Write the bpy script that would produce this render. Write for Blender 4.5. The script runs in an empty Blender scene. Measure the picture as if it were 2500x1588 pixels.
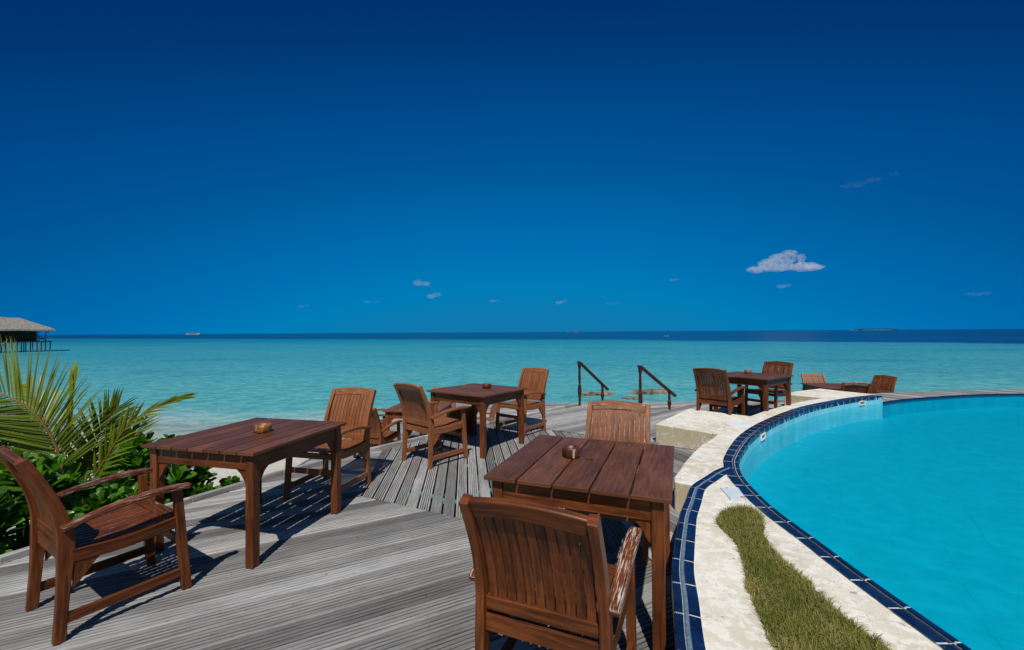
import bpy, bmesh, math, random
from mathutils import Vector, Matrix, noise as mnoise
R = math.radians
random.seed(7)
S = bpy.context.scene
COL = S.collection

# ------------------------------------------------------------------ camera
cam_d = bpy.data.cameras.new('camera'); cam = bpy.data.objects.new('camera', cam_d); COL.objects.link(cam)
cam_d.sensor_width = 36; cam_d.sensor_fit = 'HORIZONTAL'; cam_d.lens = 15.0636
cam_d.clip_start = 0.05; cam_d.clip_end = 60000
PIT, ROL = R(0.92093), R(-0.35893)
fw = Vector((0, math.cos(PIT), math.sin(PIT))); up0 = Vector((0, -math.sin(PIT), math.cos(PIT))); rt0 = Vector((1, 0, 0))
rt = math.cos(ROL)*rt0 + math.sin(ROL)*up0; up = -math.sin(ROL)*rt0 + math.cos(ROL)*up0
M = Matrix((rt, up, -fw)).transposed().to_4x4(); M.translation = (0, 0, 1.48864)
cam.matrix_world = M
S.camera = cam

# ------------------------------------------------------------------ sky, sun, exposure
SUN_EL, SUN_ROT = R(55.0), R(181.5)
W = bpy.data.worlds.new('World'); S.world = W; W.use_nodes = True
wn, wl = W.node_tree.nodes, W.node_tree.links
bg = wn['Background']
sky = wn.new('ShaderNodeTexSky'); sky.sky_type = 'NISHITA'; sky.sun_disc = False
sky.sun_elevation = SUN_EL; sky.sun_rotation = SUN_ROT
sky.air_density = 1.0; sky.dust_density = 0.0; sky.ozone_density = 4.0; sky.altitude = 0
SKY = 0.06; bg.inputs[1].default_value = SKY
sdir = Vector((math.sin(SUN_ROT)*math.cos(SUN_EL), math.cos(SUN_ROT)*math.cos(SUN_EL), math.sin(SUN_EL)))
tint = wn.new('ShaderNodeMix'); tint.data_type = 'RGBA'; tint.blend_type = 'MULTIPLY'; tint.inputs[0].default_value = 1
tint.inputs[7].default_value = (0.55, 0.85, 1.0, 1)
wl.new(sky.outputs[0], tint.inputs[6])
# clear tropical sky as a polarising filter shows it: darkest on the arc 90 degrees from the sun, paler away from it
tcw = wn.new('ShaderNodeTexCoord'); dotn = wn.new('ShaderNodeVectorMath'); dotn.operation = 'DOT_PRODUCT'
wl.new(tcw.outputs['Generated'], dotn.inputs[0]); dotn.inputs[1].default_value = -sdir
def lin(c): return tuple(((x/255+.055)/1.055)**2.4 if x > 10 else x/255/12.92 for x in c)
mrw = wn.new('ShaderNodeMapRange'); mrw.inputs[1].default_value = -.1; mrw.inputs[2].default_value = .6; wl.new(dotn.outputs['Value'], mrw.inputs[0])
rampw = wn.new('ShaderNodeValToRGB'); wl.new(mrw.outputs[0], rampw.inputs[0]); cr = rampw.color_ramp
stops = [(-.07, (0, 49, 107)), (.0, (0, 55, 115)), (.16, (0, 77, 143)), (.25, (0, 87, 153)), (.33, (0, 101, 166)), (.40, (0, 110, 176)), (.485, (0, 124, 183)), (.565, (18, 120, 172))]
while len(cr.elements) < len(stops): cr.elements.new(.5)
for e, (q, c) in zip(cr.elements, stops): e.position = (q+.1)/.7; e.color = (*lin(c), 1)
scw = wn.new('ShaderNodeVectorMath'); scw.operation = 'SCALE'; wl.new(rampw.outputs[0], scw.inputs[0]); scw.inputs['Scale'].default_value = 1/SKY
fcw = wn.new('ShaderNodeMapRange'); fcw.interpolation_type = 'SMOOTHSTEP'; fcw.inputs[1].default_value = -.35; fcw.inputs[2].default_value = -.06; wl.new(dotn.outputs['Value'], fcw.inputs[0])
mxw = wn.new('ShaderNodeMix'); mxw.data_type = 'RGBA'; wl.new(fcw.outputs[0], mxw.inputs[0]); wl.new(tint.outputs[2], mxw.inputs[6]); wl.new(scw.outputs[0], mxw.inputs[7])
wl.new(mxw.outputs[2], bg.inputs[0])
sd = bpy.data.lights.new('sun', 'SUN'); sd.energy = 4.4; sd.angle = R(0.53); sd.color = (1.0, 0.95, 0.87)
sun = bpy.data.objects.new('sun', sd); COL.objects.link(sun)
sun.rotation_euler = sdir.to_track_quat('Z', 'Y').to_euler(); sun.location = sdir*50
S.view_settings.view_transform = 'Standard'; S.view_settings.look = 'None'
S.view_settings.exposure = 0; S.view_settings.gamma = 1; S.view_settings.use_curve_mapping = False
S.render.engine = 'CYCLES'
cy = S.cycles
cy.max_bounces = 6; cy.diffuse_bounces = 3; cy.glossy_bounces = 2; cy.transmission_bounces = 4
cy.transparent_max_bounces = 12; cy.volume_bounces = 5; cy.volume_step_rate = .35; cy.caustics_reflective = False; cy.caustics_refractive = False
cy.use_denoising = True
cy.sample_clamp_indirect = 6

# ------------------------------------------------------------------ helpers
def V(*a): return Vector(a)

def put(name, me, mat=None, parent=None, bevel=0.0, smooth=False, loc=None):
    o = bpy.data.objects.new(name, me); COL.objects.link(o)
    if mat is not None:
        for m in (mat if isinstance(mat, (list, tuple)) else [mat]): me.materials.append(m)
    if parent is not None: o.parent = parent
    if loc is not None: o.location = loc
    if smooth:
        for p in me.polygons: p.use_smooth = True
    if bevel:
        b = o.modifiers.new('edge', 'BEVEL'); b.width = bevel; b.segments = 2; b.limit_method = 'ANGLE'; b.angle_limit = R(40)
    return o

def fin(bm, name, mat=None, parent=None, bevel=0.0, smooth=False, normals=True, loc=None):
    if normals: bmesh.ops.recalc_face_normals(bm, faces=bm.faces[:])
    me = bpy.data.meshes.new(name); bm.to_mesh(me); bm.free()
    return put(name, me, mat, parent, bevel, smooth, loc)

def thing(name, label, cat, loc=(0, 0, 0), rz=0, group=None):
    o = bpy.data.objects.new(name, None); COL.objects.link(o); o.empty_display_size = 0.1
    o.location = loc; o.rotation_euler = (0, 0, rz)
    return tag(o, label, cat, group)

def tag(o, label=None, cat=None, group=None, kind=None):
    if label: o['label'] = label
    if cat: o['category'] = cat
    if group: o['group'] = group
    if kind: o['kind'] = kind
    return o

def copy_tree(o, parent=None):
    c = o.copy(); COL.objects.link(c)
    if parent is not None: c.parent = parent
    for ch in list(o.children): copy_tree(ch, c)
    return c

def sweep(bm, pts, w, h, side, mi=0, uvs=True):
    """rectangular bar along pts; w along `side`, h across it; UV u = metres along, v = bar number + metres across"""
    uv = bm.loops.layers.uv.verify()
    pts = [Vector(p) for p in pts]; n = len(pts); side = Vector(side)
    ws = w if isinstance(w, (list, tuple)) else [w]*n; hh = h if isinstance(h, (list, tuple)) else [h]*n
    u0 = random.uniform(0, 40); vb = random.randint(0, 900) + .2
    rings = []; ul = []; L = 0
    for i, p in enumerate(pts):
        t = (pts[min(i+1, n-1)] - pts[max(i-1, 0)]).normalized()
        s = (side - side.dot(t)*t).normalized(); q = t.cross(s)
        rings.append([bm.verts.new(p + s*a*ws[i]/2 + q*b*hh[i]/2) for a, b in ((-1, -1), (1, -1), (1, 1), (-1, 1))])
        if i: L += (p - pts[i-1]).length
        ul.append(L)
    wv = [0, ws[0], ws[0]+hh[0], 2*ws[0]+hh[0], 2*ws[0]+2*hh[0]]
    for i in range(n-1):
        for k in range(4):
            f = bm.faces.new((rings[i][k], rings[i][(k+1) % 4], rings[i+1][(k+1) % 4], rings[i+1][k]))
            f.material_index = mi
            for l, (uu, vv) in zip(f.loops, ((ul[i], wv[k]), (ul[i], wv[k+1]), (ul[i+1], wv[k+1]), (ul[i+1], wv[k]))):
                l[uv].uv = (u0+uu, vb+vv*.4)
    for r, uu in ((rings[0], 0), (rings[-1], L)):
        f = bm.faces.new(r); f.material_index = mi
        for l, (a, b) in zip(f.loops, ((0, 0), (.01, 0), (.01, .02), (0, .02))): l[uv].uv = (u0+uu+a, vb+b)
    return rings

def catmull(P, step):
    P = [Vector(p) for p in P]; out = []
    for i in range(len(P)-1):
        p0 = P[max(i-1, 0)]; p1 = P[i]; p2 = P[i+1]; p3 = P[min(i+2, len(P)-1)]
        k = max(1, int(math.ceil((p2-p1).length/step)))
        for j in range(k):
            t = j/k
            out.append(.5*((2*p1)+(-p0+p2)*t+(2*p0-5*p1+4*p2-p3)*t*t+(-p0+3*p1-3*p2+p3)*t**3))
    out.append(P[-1]); return out

def resample(P, step):
    P = [Vector(p) for p in P]; d = [0]
    for a, b in zip(P, P[1:]): d.append(d[-1]+(b-a).length)
    n = max(1, round(d[-1]/step)); out = []; j = 0
    for i in range(n+1):
        s = d[-1]*i/n
        while j < len(P)-2 and d[j+1] < s: j += 1
        t = (s-d[j])/max(1e-9, d[j+1]-d[j]); out.append(P[j].lerp(P[j+1], min(1, max(0, t))))
    return out

def prism(bm, outer, holes, z0, z1, mi=0, uvrot=0.0, bottom=True):
    """extruded polygon with holes, planar UV (metres)"""
    uv = bm.loops.layers.uv.verify()
    u0 = random.uniform(0, 40); vb = random.randint(0, 900)+.2
    for z in ((z0, z1) if bottom else (z1,)):
        tb = bmesh.new()
        for loop in [outer]+holes:
            vs = [tb.verts.new((p[0], p[1], z)) for p in loop]
            for i in range(len(vs)): tb.edges.new((vs[i], vs[(i+1) % len(vs)]))
        bmesh.ops.triangle_fill(tb, use_beauty=True, edges=tb.edges[:])
        mp = {v: bm.verts.new(v.co) for v in tb.verts}
        for f in tb.faces:
            g = bm.faces.new([mp[v] for v in f.verts]); g.material_index = mi
            for l in g.loops:
                c = l.vert.co; a, b = c.x*math.cos(uvrot)+c.y*math.sin(uvrot), -c.x*math.sin(uvrot)+c.y*math.cos(uvrot)
                l[uv].uv = (u0+a, vb+b*.4)
        tb.free()
    for loop in [outer]+holes:
        n = len(loop); A = [bm.verts.new((p[0], p[1], z0)) for p in loop]; B = [bm.verts.new((p[0], p[1], z1)) for p in loop]
        d = 0
        for i in range(n):
            j = (i+1) % n
            g = bm.faces.new((A[i], A[j], B[j], B[i])); g.material_index = mi
            e = (A[j].co-A[i].co).length
            for l, (a, b) in zip(g.loops, ((d, 0), (d+e, 0), (d+e, z1-z0), (d, z1-z0))): l[uv].uv = (u0+a, vb+b*.4)
            d += e
    bmesh.ops.remove_doubles(bm, verts=bm.verts[:], dist=1e-5)

def lathe(bm, prof, c=(0, 0, 0), seg=20, mi=0, cap=True):
    c = Vector(c); rings = []
    for r, z in prof:
        rings.append([bm.verts.new(c+V(r*math.cos(2*math.pi*k/seg), r*math.sin(2*math.pi*k/seg), z)) for k in range(seg)])
    for a, b in zip(rings, rings[1:]):
        for k in range(seg):
            f = bm.faces.new((a[k], a[(k+1) % seg], b[(k+1) % seg], b[k])); f.material_index = mi
    if cap:
        for r in (rings[0], rings[-1]):
            f = bm.faces.new(r); f.material_index = mi

def tube(bm, pts, radii, seg=8, mi=0):
    pts = [Vector(p) for p in pts]; rings = []
    for i, p in enumerate(pts):
        t = (pts[min(i+1, len(pts)-1)]-pts[max(i-1, 0)]).normalized()
        a = t.orthogonal().normalized() if i == 0 else (a-a.dot(t)*t).normalized()
        b = t.cross(a); r = radii[i] if isinstance(radii, (list, tuple)) else radii
        rings.append([bm.verts.new(p+r*(math.cos(2*math.pi*k/seg)*a+math.sin(2*math.pi*k/seg)*b)) for k in range(seg)])
    for x, y in zip(rings, rings[1:]):
        for k in range(seg):
            f = bm.faces.new((x[k], x[(k+1) % seg], y[(k+1) % seg], y[k])); f.material_index = mi
    for r in (rings[0], rings[-1]):
        f = bm.faces.new(r); f.material_index = mi

# ------------------------------------------------------------------ material helpers
class NT:
    def __init__(s, name):
        s.m = bpy.data.materials.new(name); s.m.use_nodes = True
        s.n = s.m.node_tree.nodes; s.l = s.m.node_tree.links
        s.p = s.n['Principled BSDF']; s.out = s.n['Material Output']
    def new(s, t, **k):
        x = s.n.new(t)
        for a, b in k.items(): setattr(x, a, b)
        return x
    def set(s, inp, v):
        if hasattr(v, 'is_output') or isinstance(v, bpy.types.NodeSocket): s.l.new(v, inp)
        else: inp.default_value = v
    def math(s, op, a, b=None, c=None, clamp=False):
        x = s.new('ShaderNodeMath', operation=op); x.use_clamp = clamp
        s.set(x.inputs[0], a)
        if b is not None: s.set(x.inputs[1], b)
        if c is not None: s.set(x.inputs[2], c)
        return x.outputs[0]
    def mix(s, f, a, b, blend='MIX'):
        x = s.new('ShaderNodeMix', data_type='RGBA', blend_type=blend); x.clamp_factor = True
        s.set(x.inputs[0], f); s.set(x.inputs[6], a if not isinstance(a, tuple) else (*a[:3], 1)); s.set(x.inputs[7], b if not isinstance(b, tuple) else (*b[:3], 1))
        return x.outputs[2]
    def ss(s, v, lo, hi):
        x = s.new('ShaderNodeMapRange', interpolation_type='SMOOTHSTEP'); s.set(x.inputs[0], v); s.set(x.inputs[1], lo); s.set(x.inputs[2], hi)
        return x.outputs[0]
    def mr(s, v, a, b, c, d):
        x = s.new('ShaderNodeMapRange'); s.set(x.inputs[0], v)
        for i, q in enumerate((a, b, c, d)): s.set(x.inputs[i+1], q)
        return x.outputs[0]
    def noise(s, vec, scale, detail=3, rough=.5, dist=0, out=0, dim='3D'):
        x = s.new('ShaderNodeTexNoise', noise_dimensions=dim); s.set(x.inputs['Vector'], vec); s.set(x.inputs['Scale'], scale)
        x.inputs['Detail'].default_value = detail; x.inputs['Roughness'].default_value = rough; x.inputs['Distortion'].default_value = dist
        return x.outputs[out]
    def comb(s, a, b, c):
        x = s.new('ShaderNodeCombineXYZ')
        for i, q in enumerate((a, b, c)): s.set(x.inputs[i], q)
        return x.outputs[0]
    def sep(s, v):
        x = s.new('ShaderNodeSeparateXYZ'); s.l.new(v, x.inputs[0]); return x.outputs
    def attr(s, name):
        return s.new('ShaderNodeAttribute', attribute_type='OBJECT', attribute_name=name).outputs['Fac']
    def bump(s, h, strength, dist=.01, normal=None):
        x = s.new('ShaderNodeBump'); x.inputs['Strength'].default_value = strength; x.inputs['Distance'].default_value = dist
        s.l.new(h, x.inputs['Height'])
        if normal is not None: s.l.new(normal, x.inputs['Normal'])
        s.l.new(x.outputs[0], s.p.inputs['Normal']); return x.outputs[0]
    def base(s, c): s.set(s.p.inputs['Base Color'], c if not isinstance(c, tuple) else (*c[:3], 1))
    def rough(s, v): s.set(s.p.inputs['Roughness'], v)
    def spec(s, v): s.p.inputs['Specular IOR Level'].default_value = v

def wood(name, ca, cb, worn=(.50, .45, .41), rough=.42, spec=.4):
    t = NT(name); uvn = t.new('ShaderNodeTexCoord')
    u, v, _ = t.sep(uvn.outputs['UV'])
    bar = t.new('ShaderNodeTexWhiteNoise', noise_dimensions='1D'); t.l.new(t.math('FLOOR', v), bar.inputs['W'])
    g1 = t.noise(t.comb(t.math('MULTIPLY', u, 5), t.math('MULTIPLY', v, 160), 0), 1, 5, .62, .3)
    g2 = t.noise(t.comb(t.math('MULTIPLY', u, 14), t.math('MULTIPLY', v, 700), 3), 1, 3, .6)
    big = t.noise(t.comb(t.math('MULTIPLY', u, 3), t.math('MULTIPLY', v, 25), 7), 1, 3, .6)
    f = t.math('ADD', t.math('MULTIPLY', g1, .7), t.math('MULTIPLY', big, .5))
    c = t.mix(t.ss(f, .42, .80), ca, cb)
    tone = t.math('MULTIPLY_ADD', bar.outputs[0], .5, .74)
    c = t.mix(1, c, t.comb(tone, tone, tone), 'MULTIPLY')
    age = t.attr('age')                          # sun-bleached, more orange wood
    c = t.mix(age, c, t.mix(t.ss(f, .3, .9), (.15, .047, .016), (.36, .14, .055)))
    wear = t.attr('wear')
    wn_ = t.math('ADD', t.math('MULTIPLY', t.noise(t.comb(t.math('MULTIPLY', u, 7), t.math('MULTIPLY', v, 200), 11), 1, 6, .7), .62), t.math('MULTIPLY', g2, .56))
    thr = t.math('SUBTRACT', 1.0, t.math('MULTIPLY', wear, .6))
    wm = t.ss(wn_, thr, t.math('ADD', thr, .07))
    wcol = t.mix(g2, (worn[0]*.6, worn[1]*.55, worn[2]*.52), (worn[0]*1.25, worn[1]*1.25, worn[2]*1.25))
    c = t.mix(t.math('MULTIPLY', wm, t.math('GREATER_THAN', wear, .01)), c, wcol)
    t.base(c)
    t.rough(t.math('ADD', t.math('MULTIPLY', g1, .22), t.math('ADD', rough-.1, t.math('MULTIPLY', wm, .35))))
    t.spec(spec)
    t.bump(t.math('SUBTRACT', g1, t.math('MULTIPLY', wm, .5)), .25, .002)
    return t.m

M_WOOD = wood('varnished hardwood', (.046, .0120, .0038), (.185, .0520, .0130), spec=.3)
M_TOP = wood('table top hardwood', (.066, .024, .0110), (.140, .054, .0240), rough=.45, spec=.22)

def mat_deck():
    t = NT('weathered deck boards'); tc = t.new('ShaderNodeTexCoord')
    u, v, _ = t.sep(tc.outputs['UV'])
    bar = t.new('ShaderNodeTexWhiteNoise', noise_dimensions='1D'); t.l.new(t.math('FLOOR', v), bar.inputs['W'])
    pos = t.new('ShaderNodeNewGeometry').outputs['Position']
    g1 = t.noise(t.comb(t.math('MULTIPLY', u, 3.5), t.math('MULTIPLY', v, 130), 0), 1, 6, .7, .4)
    g2 = t.noise(t.comb(t.math('MULTIPLY', u, 9), t.math('MULTIPLY', v, 420), 2), 1, 3, .7)
    big = t.noise(pos, 1.3, 4, .6)
    st = t.noise(t.comb(t.math('MULTIPLY', u, .8), t.math('MULTIPLY', v, 14), 5), 1, 4, .6)
    c = t.mix(t.ss(g1, .28, .70), (.132, .133, .134), (.338, .334, .330))
    c = t.mix(t.math('MULTIPLY', t.ss(st, .54, .7), .30), c, (.50, .50, .505))
    c = t.mix(t.math('MULTIPLY', t.ss(st, .48, .33), .35), c, (.13, .125, .125))
    tone = t.math('MULTIPLY', t.math('MULTIPLY_ADD', bar.outputs[0], 1.0, .50), t.math('MULTIPLY_ADD', big, .8, .60))
    c = t.mix(1, c, t.comb(tone, tone, tone), 'MULTIPLY')
    c = t.mix(t.math('MULTIPLY', t.ss(t.noise(pos, 17, 2), .7, .76), .6), c, (.05, .048, .045))
    warm = t.new('ShaderNodeTexWhiteNoise', noise_dimensions='1D'); t.l.new(t.math('ADD', t.math('FLOOR', v), .37), warm.inputs['W'])
    c = t.mix(t.math('MULTIPLY', warm.outputs[0], .14), c, t.mix(1, c, (1.1, .95, .78), 'MULTIPLY'))
    at = t.new('ShaderNodeAttribute', attribute_type='GEOMETRY', attribute_name='groove').outputs['Fac']
    c = t.mix(t.math('MULTIPLY', at, t.math('MULTIPLY_ADD', warm.outputs[0], .6, .38)), c, (.020, .019, .021))
    t.base(c); t.rough(.85); t.spec(.2)
    t.bump(t.math('ADD', g1, t.math('MULTIPLY', g2, .6)), .5, .003)
    return t.m
M_DECK = mat_deck()

def mat_plaster():
    t = NT('old white plaster'); pos = t.new('ShaderNodeNewGeometry'); P = pos.outputs['Position']
    _, _, nz = t.sep(pos.outputs['Normal'])
    b = t.noise(P, 2.2, 5, .62); f = t.noise(P, 14, 6, .7); sp = t.noise(P, 70, 3, .6)
    c = t.mix(t.ss(b, .35, .65), (.545, .495, .395), (.68, .65, .57))
    c = t.mix(t.math('MULTIPLY', t.ss(f, .47, .58), .7), c, (.78, .765, .72))
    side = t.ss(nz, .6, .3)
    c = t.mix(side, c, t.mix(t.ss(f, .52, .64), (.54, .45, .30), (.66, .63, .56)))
    # worn grey patches and black mould specks
    gp = t.math('MULTIPLY', t.ss(t.noise(P, 3.1, 6, .75, .4), .60, .68), t.ss(f, .4, .55))
    c = t.mix(t.math('MULTIPLY', gp, .6), c, (.40, .39, .37))
    mo = t.math('MULTIPLY', t.ss(sp, .56, .64), t.ss(t.noise(P, 4.3, 4, .6), .50, .60))
    c = t.mix(t.math('MULTIPLY', mo, .42), c, (.16, .155, .145))
    # cracks
    wob = t.new('ShaderNodeVectorMath', operation='ADD'); t.l.new(P, wob.inputs[0])
    nv = t.new('ShaderNodeTexNoise'); nv.inputs['Scale'].default_value = 6; nv.inputs['Detail'].default_value = 4; t.l.new(P, nv.inputs['Vector'])
    sc = t.new('ShaderNodeVectorMath', operation='SCALE'); t.l.new(nv.outputs[1], sc.inputs[0]); sc.inputs['Scale'].default_value = .28
    t.l.new(sc.outputs[0], wob.inputs[1])
    vo = t.new('ShaderNodeTexVoronoi', feature='DISTANCE_TO_EDGE'); vo.inputs['Scale'].default_value = 2.1; t.l.new(wob.outputs[0], vo.inputs['Vector'])
    ck = t.math('MULTIPLY', t.ss(vo.outputs['Distance'], .007, .0015), t.ss(t.noise(P, 5.2, 4, .65), .54, .62))
    c = t.mix(t.math('MULTIPLY', ck, .62), c, (.13, .12, .105))
    ho = t.math('MULTIPLY', t.ss(t.noise(P, 13, 5, .7), .64, .68), t.ss(t.noise(P, 3.7, 2, .5), .5, .6))
    c = t.mix(t.math('MULTIPLY', ho, .7), c, (.20, .20, .19))
    t.base(c); t.rough(.9); t.spec(.15)
    h = t.math('SUBTRACT', t.math('ADD', t.math('MULTIPLY', f, .5), t.math('MULTIPLY', sp, .15)), t.math('ADD', t.math('MULTIPLY', ck, .6), t.math('MULTIPLY', ho, .8)))
    t.bump(h, .5, .012)
    return t.m
M_PLASTER = mat_plaster()

def simple(name, c, rough=.5, spec=.5, var=.25, scale=20, bump=0.0, c2=None, metallic=0):
    t = NT(name); P = t.new('ShaderNodeTexCoord').outputs['Object']
    n = t.noise(P, scale, 5, .65)
    c2 = c2 or tuple(x*(1-var) for x in c)
    t.base(t.mix(t.ss(n, .3, .7), c2, c)); t.rough(t.mr(n, .3, .7, rough*.85, min(1, rough*1.15))); t.spec(spec)
    t.p.inputs['Metallic'].default_value = metallic
    if bump: t.bump(n, bump, .01)
    return t.m

def mat_tile():
    t = NT('dark blue glazed tile'); P = t.new('ShaderNodeNewGeometry').outputs['Position']
    n = t.noise(P, 9, 4, .6); s = t.noise(P, 90, 3, .7)
    c = t.mix(t.ss(n, .3, .7), (.0025, .0095, .038), (.004, .022, .080))
    c = t.mix(t.math('MULTIPLY', t.ss(s, .68, .76), .5), c, (.25, .33, .42))
    t.base(c); t.rough(t.mr(n, .3, .7, .16, .4)); t.spec(.5)
    t.bump(s, .12, .003); return t.m
M_TILE = mat_tile()
M_GROUT = simple('white grout', (.62, .63, .62), .9, .1, .3, 40)
M_BEAD = simple('grey blue bead', (.16, .24, .33), .22, .5, .5, 50)

# ------------------------------------------------------------------ sea, beach, water
SEA = -1.0
def shore(x, y): return y + .12*x
def beach_z(x, y):
    s = shore(x, y) + .35*mnoise.noise(V(x*.35, y*.35, 3))
    if s < 5.5: z = -.56
    elif s < 8.3: z = -.56 - .46*(s-5.5)/2.8
    else: z = -1.02 - .05*(s-8.3)
    z += .02*mnoise.noise(V(x*1.7, y*1.7, 0)) + .008*mnoise.noise(V(x*9, y*9, 0))
    return max(z, -3.2)

def grid(xs, ys, zf):
    bm = bmesh.new(); vs = [[bm.verts.new((x, y, zf(x, y))) for x in xs] for y in ys]
    for j in range(len(ys)-1):
        for i in range(len(xs)-1): bm.faces.new((vs[j][i], vs[j][i+1], vs[j+1][i+1], vs[j+1][i]))
    return bm
xs = [-60, -40, -25, -18, -14, -11] + [-9+.12*i for i in range(72)] + [0, 1.5, 3, 5, 7, 9, 12, 16, 22, 30, 45, 60]
ys = [-30, -12, -5, -1, 0, 1] + [1.6+.12*i for i in range(90)] + [13, 14, 16, 19, 23, 28, 35, 50]
def mat_sand():
    t = NT('coral sand and shingle'); P = t.new('ShaderNodeNewGeometry').outputs['Position']
    vo = t.new('ShaderNodeTexVoronoi'); vo.inputs['Scale'].default_value = 34; t.l.new(P, vo.inputs['Vector'])
    n = t.noise(P, 3, 5, .6); fine = t.noise(P, 60, 3, .7)
    c = t.mix(t.ss(n, .35, .65), (.56, .52, .44), (.68, .65, .58))
    peb = t.math('MULTIPLY', t.ss(t.noise(P, 2.0, 3), .40, .6), t.ss(vo.outputs['Distance'], .62, .3))
    vc = t.new('ShaderNodeSeparateColor'); t.l.new(vo.outputs['Color'], vc.inputs[0])
    c = t.mix(peb, c, t.mix(vc.outputs[0], (.36, .34, .30), (.74, .72, .68)))
    c = t.mix(t.math('MULTIPLY', t.ss(fine, .55, .7), .35), c, (.3, .28, .24))
    t.base(c); t.rough(.95); t.spec(.1)
    t.bump(t.math('SUBTRACT', t.math('MULTIPLY', fine, .6), t.math('MULTIPLY', vo.outputs['Distance'], .8)), .8, .02)
    return t.m
tag(fin(grid(xs, ys, beach_z), 'beach', mat_sand(), smooth=True), kind='structure')

def mat_sea():
    t = NT('lagoon water'); P = t.new('ShaderNodeNewGeometry').outputs['Position']
    x, y, _ = t.sep(P)
    # distance past the reef edge (metres): the lagoon is the shallow side
    wob = t.math('MULTIPLY', t.math('SUBTRACT', t.noise(P, .03, 5, .65), .5), 44)
    a = t.math('SUBTRACT', t.math('ADD', x, y), 155); b = t.math('SUBTRACT', t.math('MULTIPLY_ADD', x, .4726, y), 139)
    past = t.math('ADD', t.math('MAXIMUM', a, b), wob)
    deep = t.ss(past, -9, 9)
    s = t.math('ADD', t.math('MULTIPLY_ADD', x, .12, y), t.math('MULTIPLY', t.math('SUBTRACT', t.noise(P, .12, 4, .6), .5), 9))
    near = t.ss(s, 8, 14); mid = t.ss(s, 13, 46); far = t.ss(s, 45, 150)
    c = t.mix(near, (.37, .47, .42), (.095, .375, .355))
    c = t.mix(mid, c, (.048, .300, .312)); c = t.mix(far, c, (.008, .185, .235))
    # seabed patches: pale sand, darker weed
    pt = t.noise(t.comb(t.math('MULTIPLY', x, .6), y, 0), .09, 5, .62)
    c = t.mix(t.math('MULTIPLY', t.ss(pt, .53, .66), .72), c, t.mix(1, c, (.55, .72, .80), 'MULTIPLY'))
    c = t.mix(t.math('MULTIPLY', t.ss(pt, .47, .34), .5), c, t.mix(1, c, (1.7, 1.18, 1.06), 'MULTIPLY'))
    dn = t.noise(t.comb(t.math('MULTIPLY', x, .15), y, 0), .012, 4, .6)
    dc = t.mix(t.ss(dn, .4, .62), (.002, .020, .085), (.003, .040, .135))
    dc = t.mix(t.ss(y, 700, 3000), dc, (.004, .060, .165))
    c = t.mix(deep, c, dc)
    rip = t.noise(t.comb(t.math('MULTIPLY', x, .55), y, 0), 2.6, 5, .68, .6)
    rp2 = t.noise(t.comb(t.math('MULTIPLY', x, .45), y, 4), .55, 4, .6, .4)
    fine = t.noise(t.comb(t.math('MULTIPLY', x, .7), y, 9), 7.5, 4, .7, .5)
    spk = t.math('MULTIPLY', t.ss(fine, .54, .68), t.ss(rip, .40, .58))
    c = t.mix(1, c, t.mix(t.ss(rip, .36, .64), (.66, .76, .82), (1.22, 1.14, 1.10)), 'MULTIPLY')  # light and dark of the ripples painted into the colour
    c = t.mix(t.math('MULTIPLY', spk, t.mr(y, 8, 70, .55, .15)), c, (.42, .56, .52))  # pale ripple speckle, also painted in as colour
    t.base(c); t.rough(.22); t.spec(.12)
    t.p.inputs['IOR'].default_value = 1.33
    t.bump(t.math('ADD', t.math('MULTIPLY', rip, .35), rp2), .55, .12)
    tr = t.new('ShaderNodeBsdfTransparent'); tr.inputs[0].default_value = (.86, .97, .97, 1)
    mx = t.new('ShaderNodeMixShader')
    s2 = t.math('ADD', t.math('MULTIPLY_ADD', x, .12, y), t.math('MULTIPLY', t.math('SUBTRACT', t.noise(P, .8, 4, .6), .5), 1.2))
    t.l.new(t.mr(s2, 8.0, 11.5, .12, 1), mx.inputs[0]); t.l.new(tr.outputs[0], mx.inputs[1]); t.l.new(t.p.outputs[0], mx.inputs[2])
    t.l.new(mx.outputs[0], t.out.inputs[0]); return t.m
bm = bmesh.new()
B = 45000
rows = [-200, 0, 7, 20, 60, 200, 1000, 8000, B]; cols = [-B, -3000, -300, -60, 0, 60, 300, 3000, B]
vs = [[bm.verts.new((x, y, SEA)) for x in cols] for y in rows]
for j in range(len(rows)-1):
    for i in range(len(cols)-1): bm.faces.new((vs[j][i], vs[j][i+1], vs[j+1][i+1], vs[j+1][i]))
tag(fin(bm, 'sea', mat_sea()), kind='structure')

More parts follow.
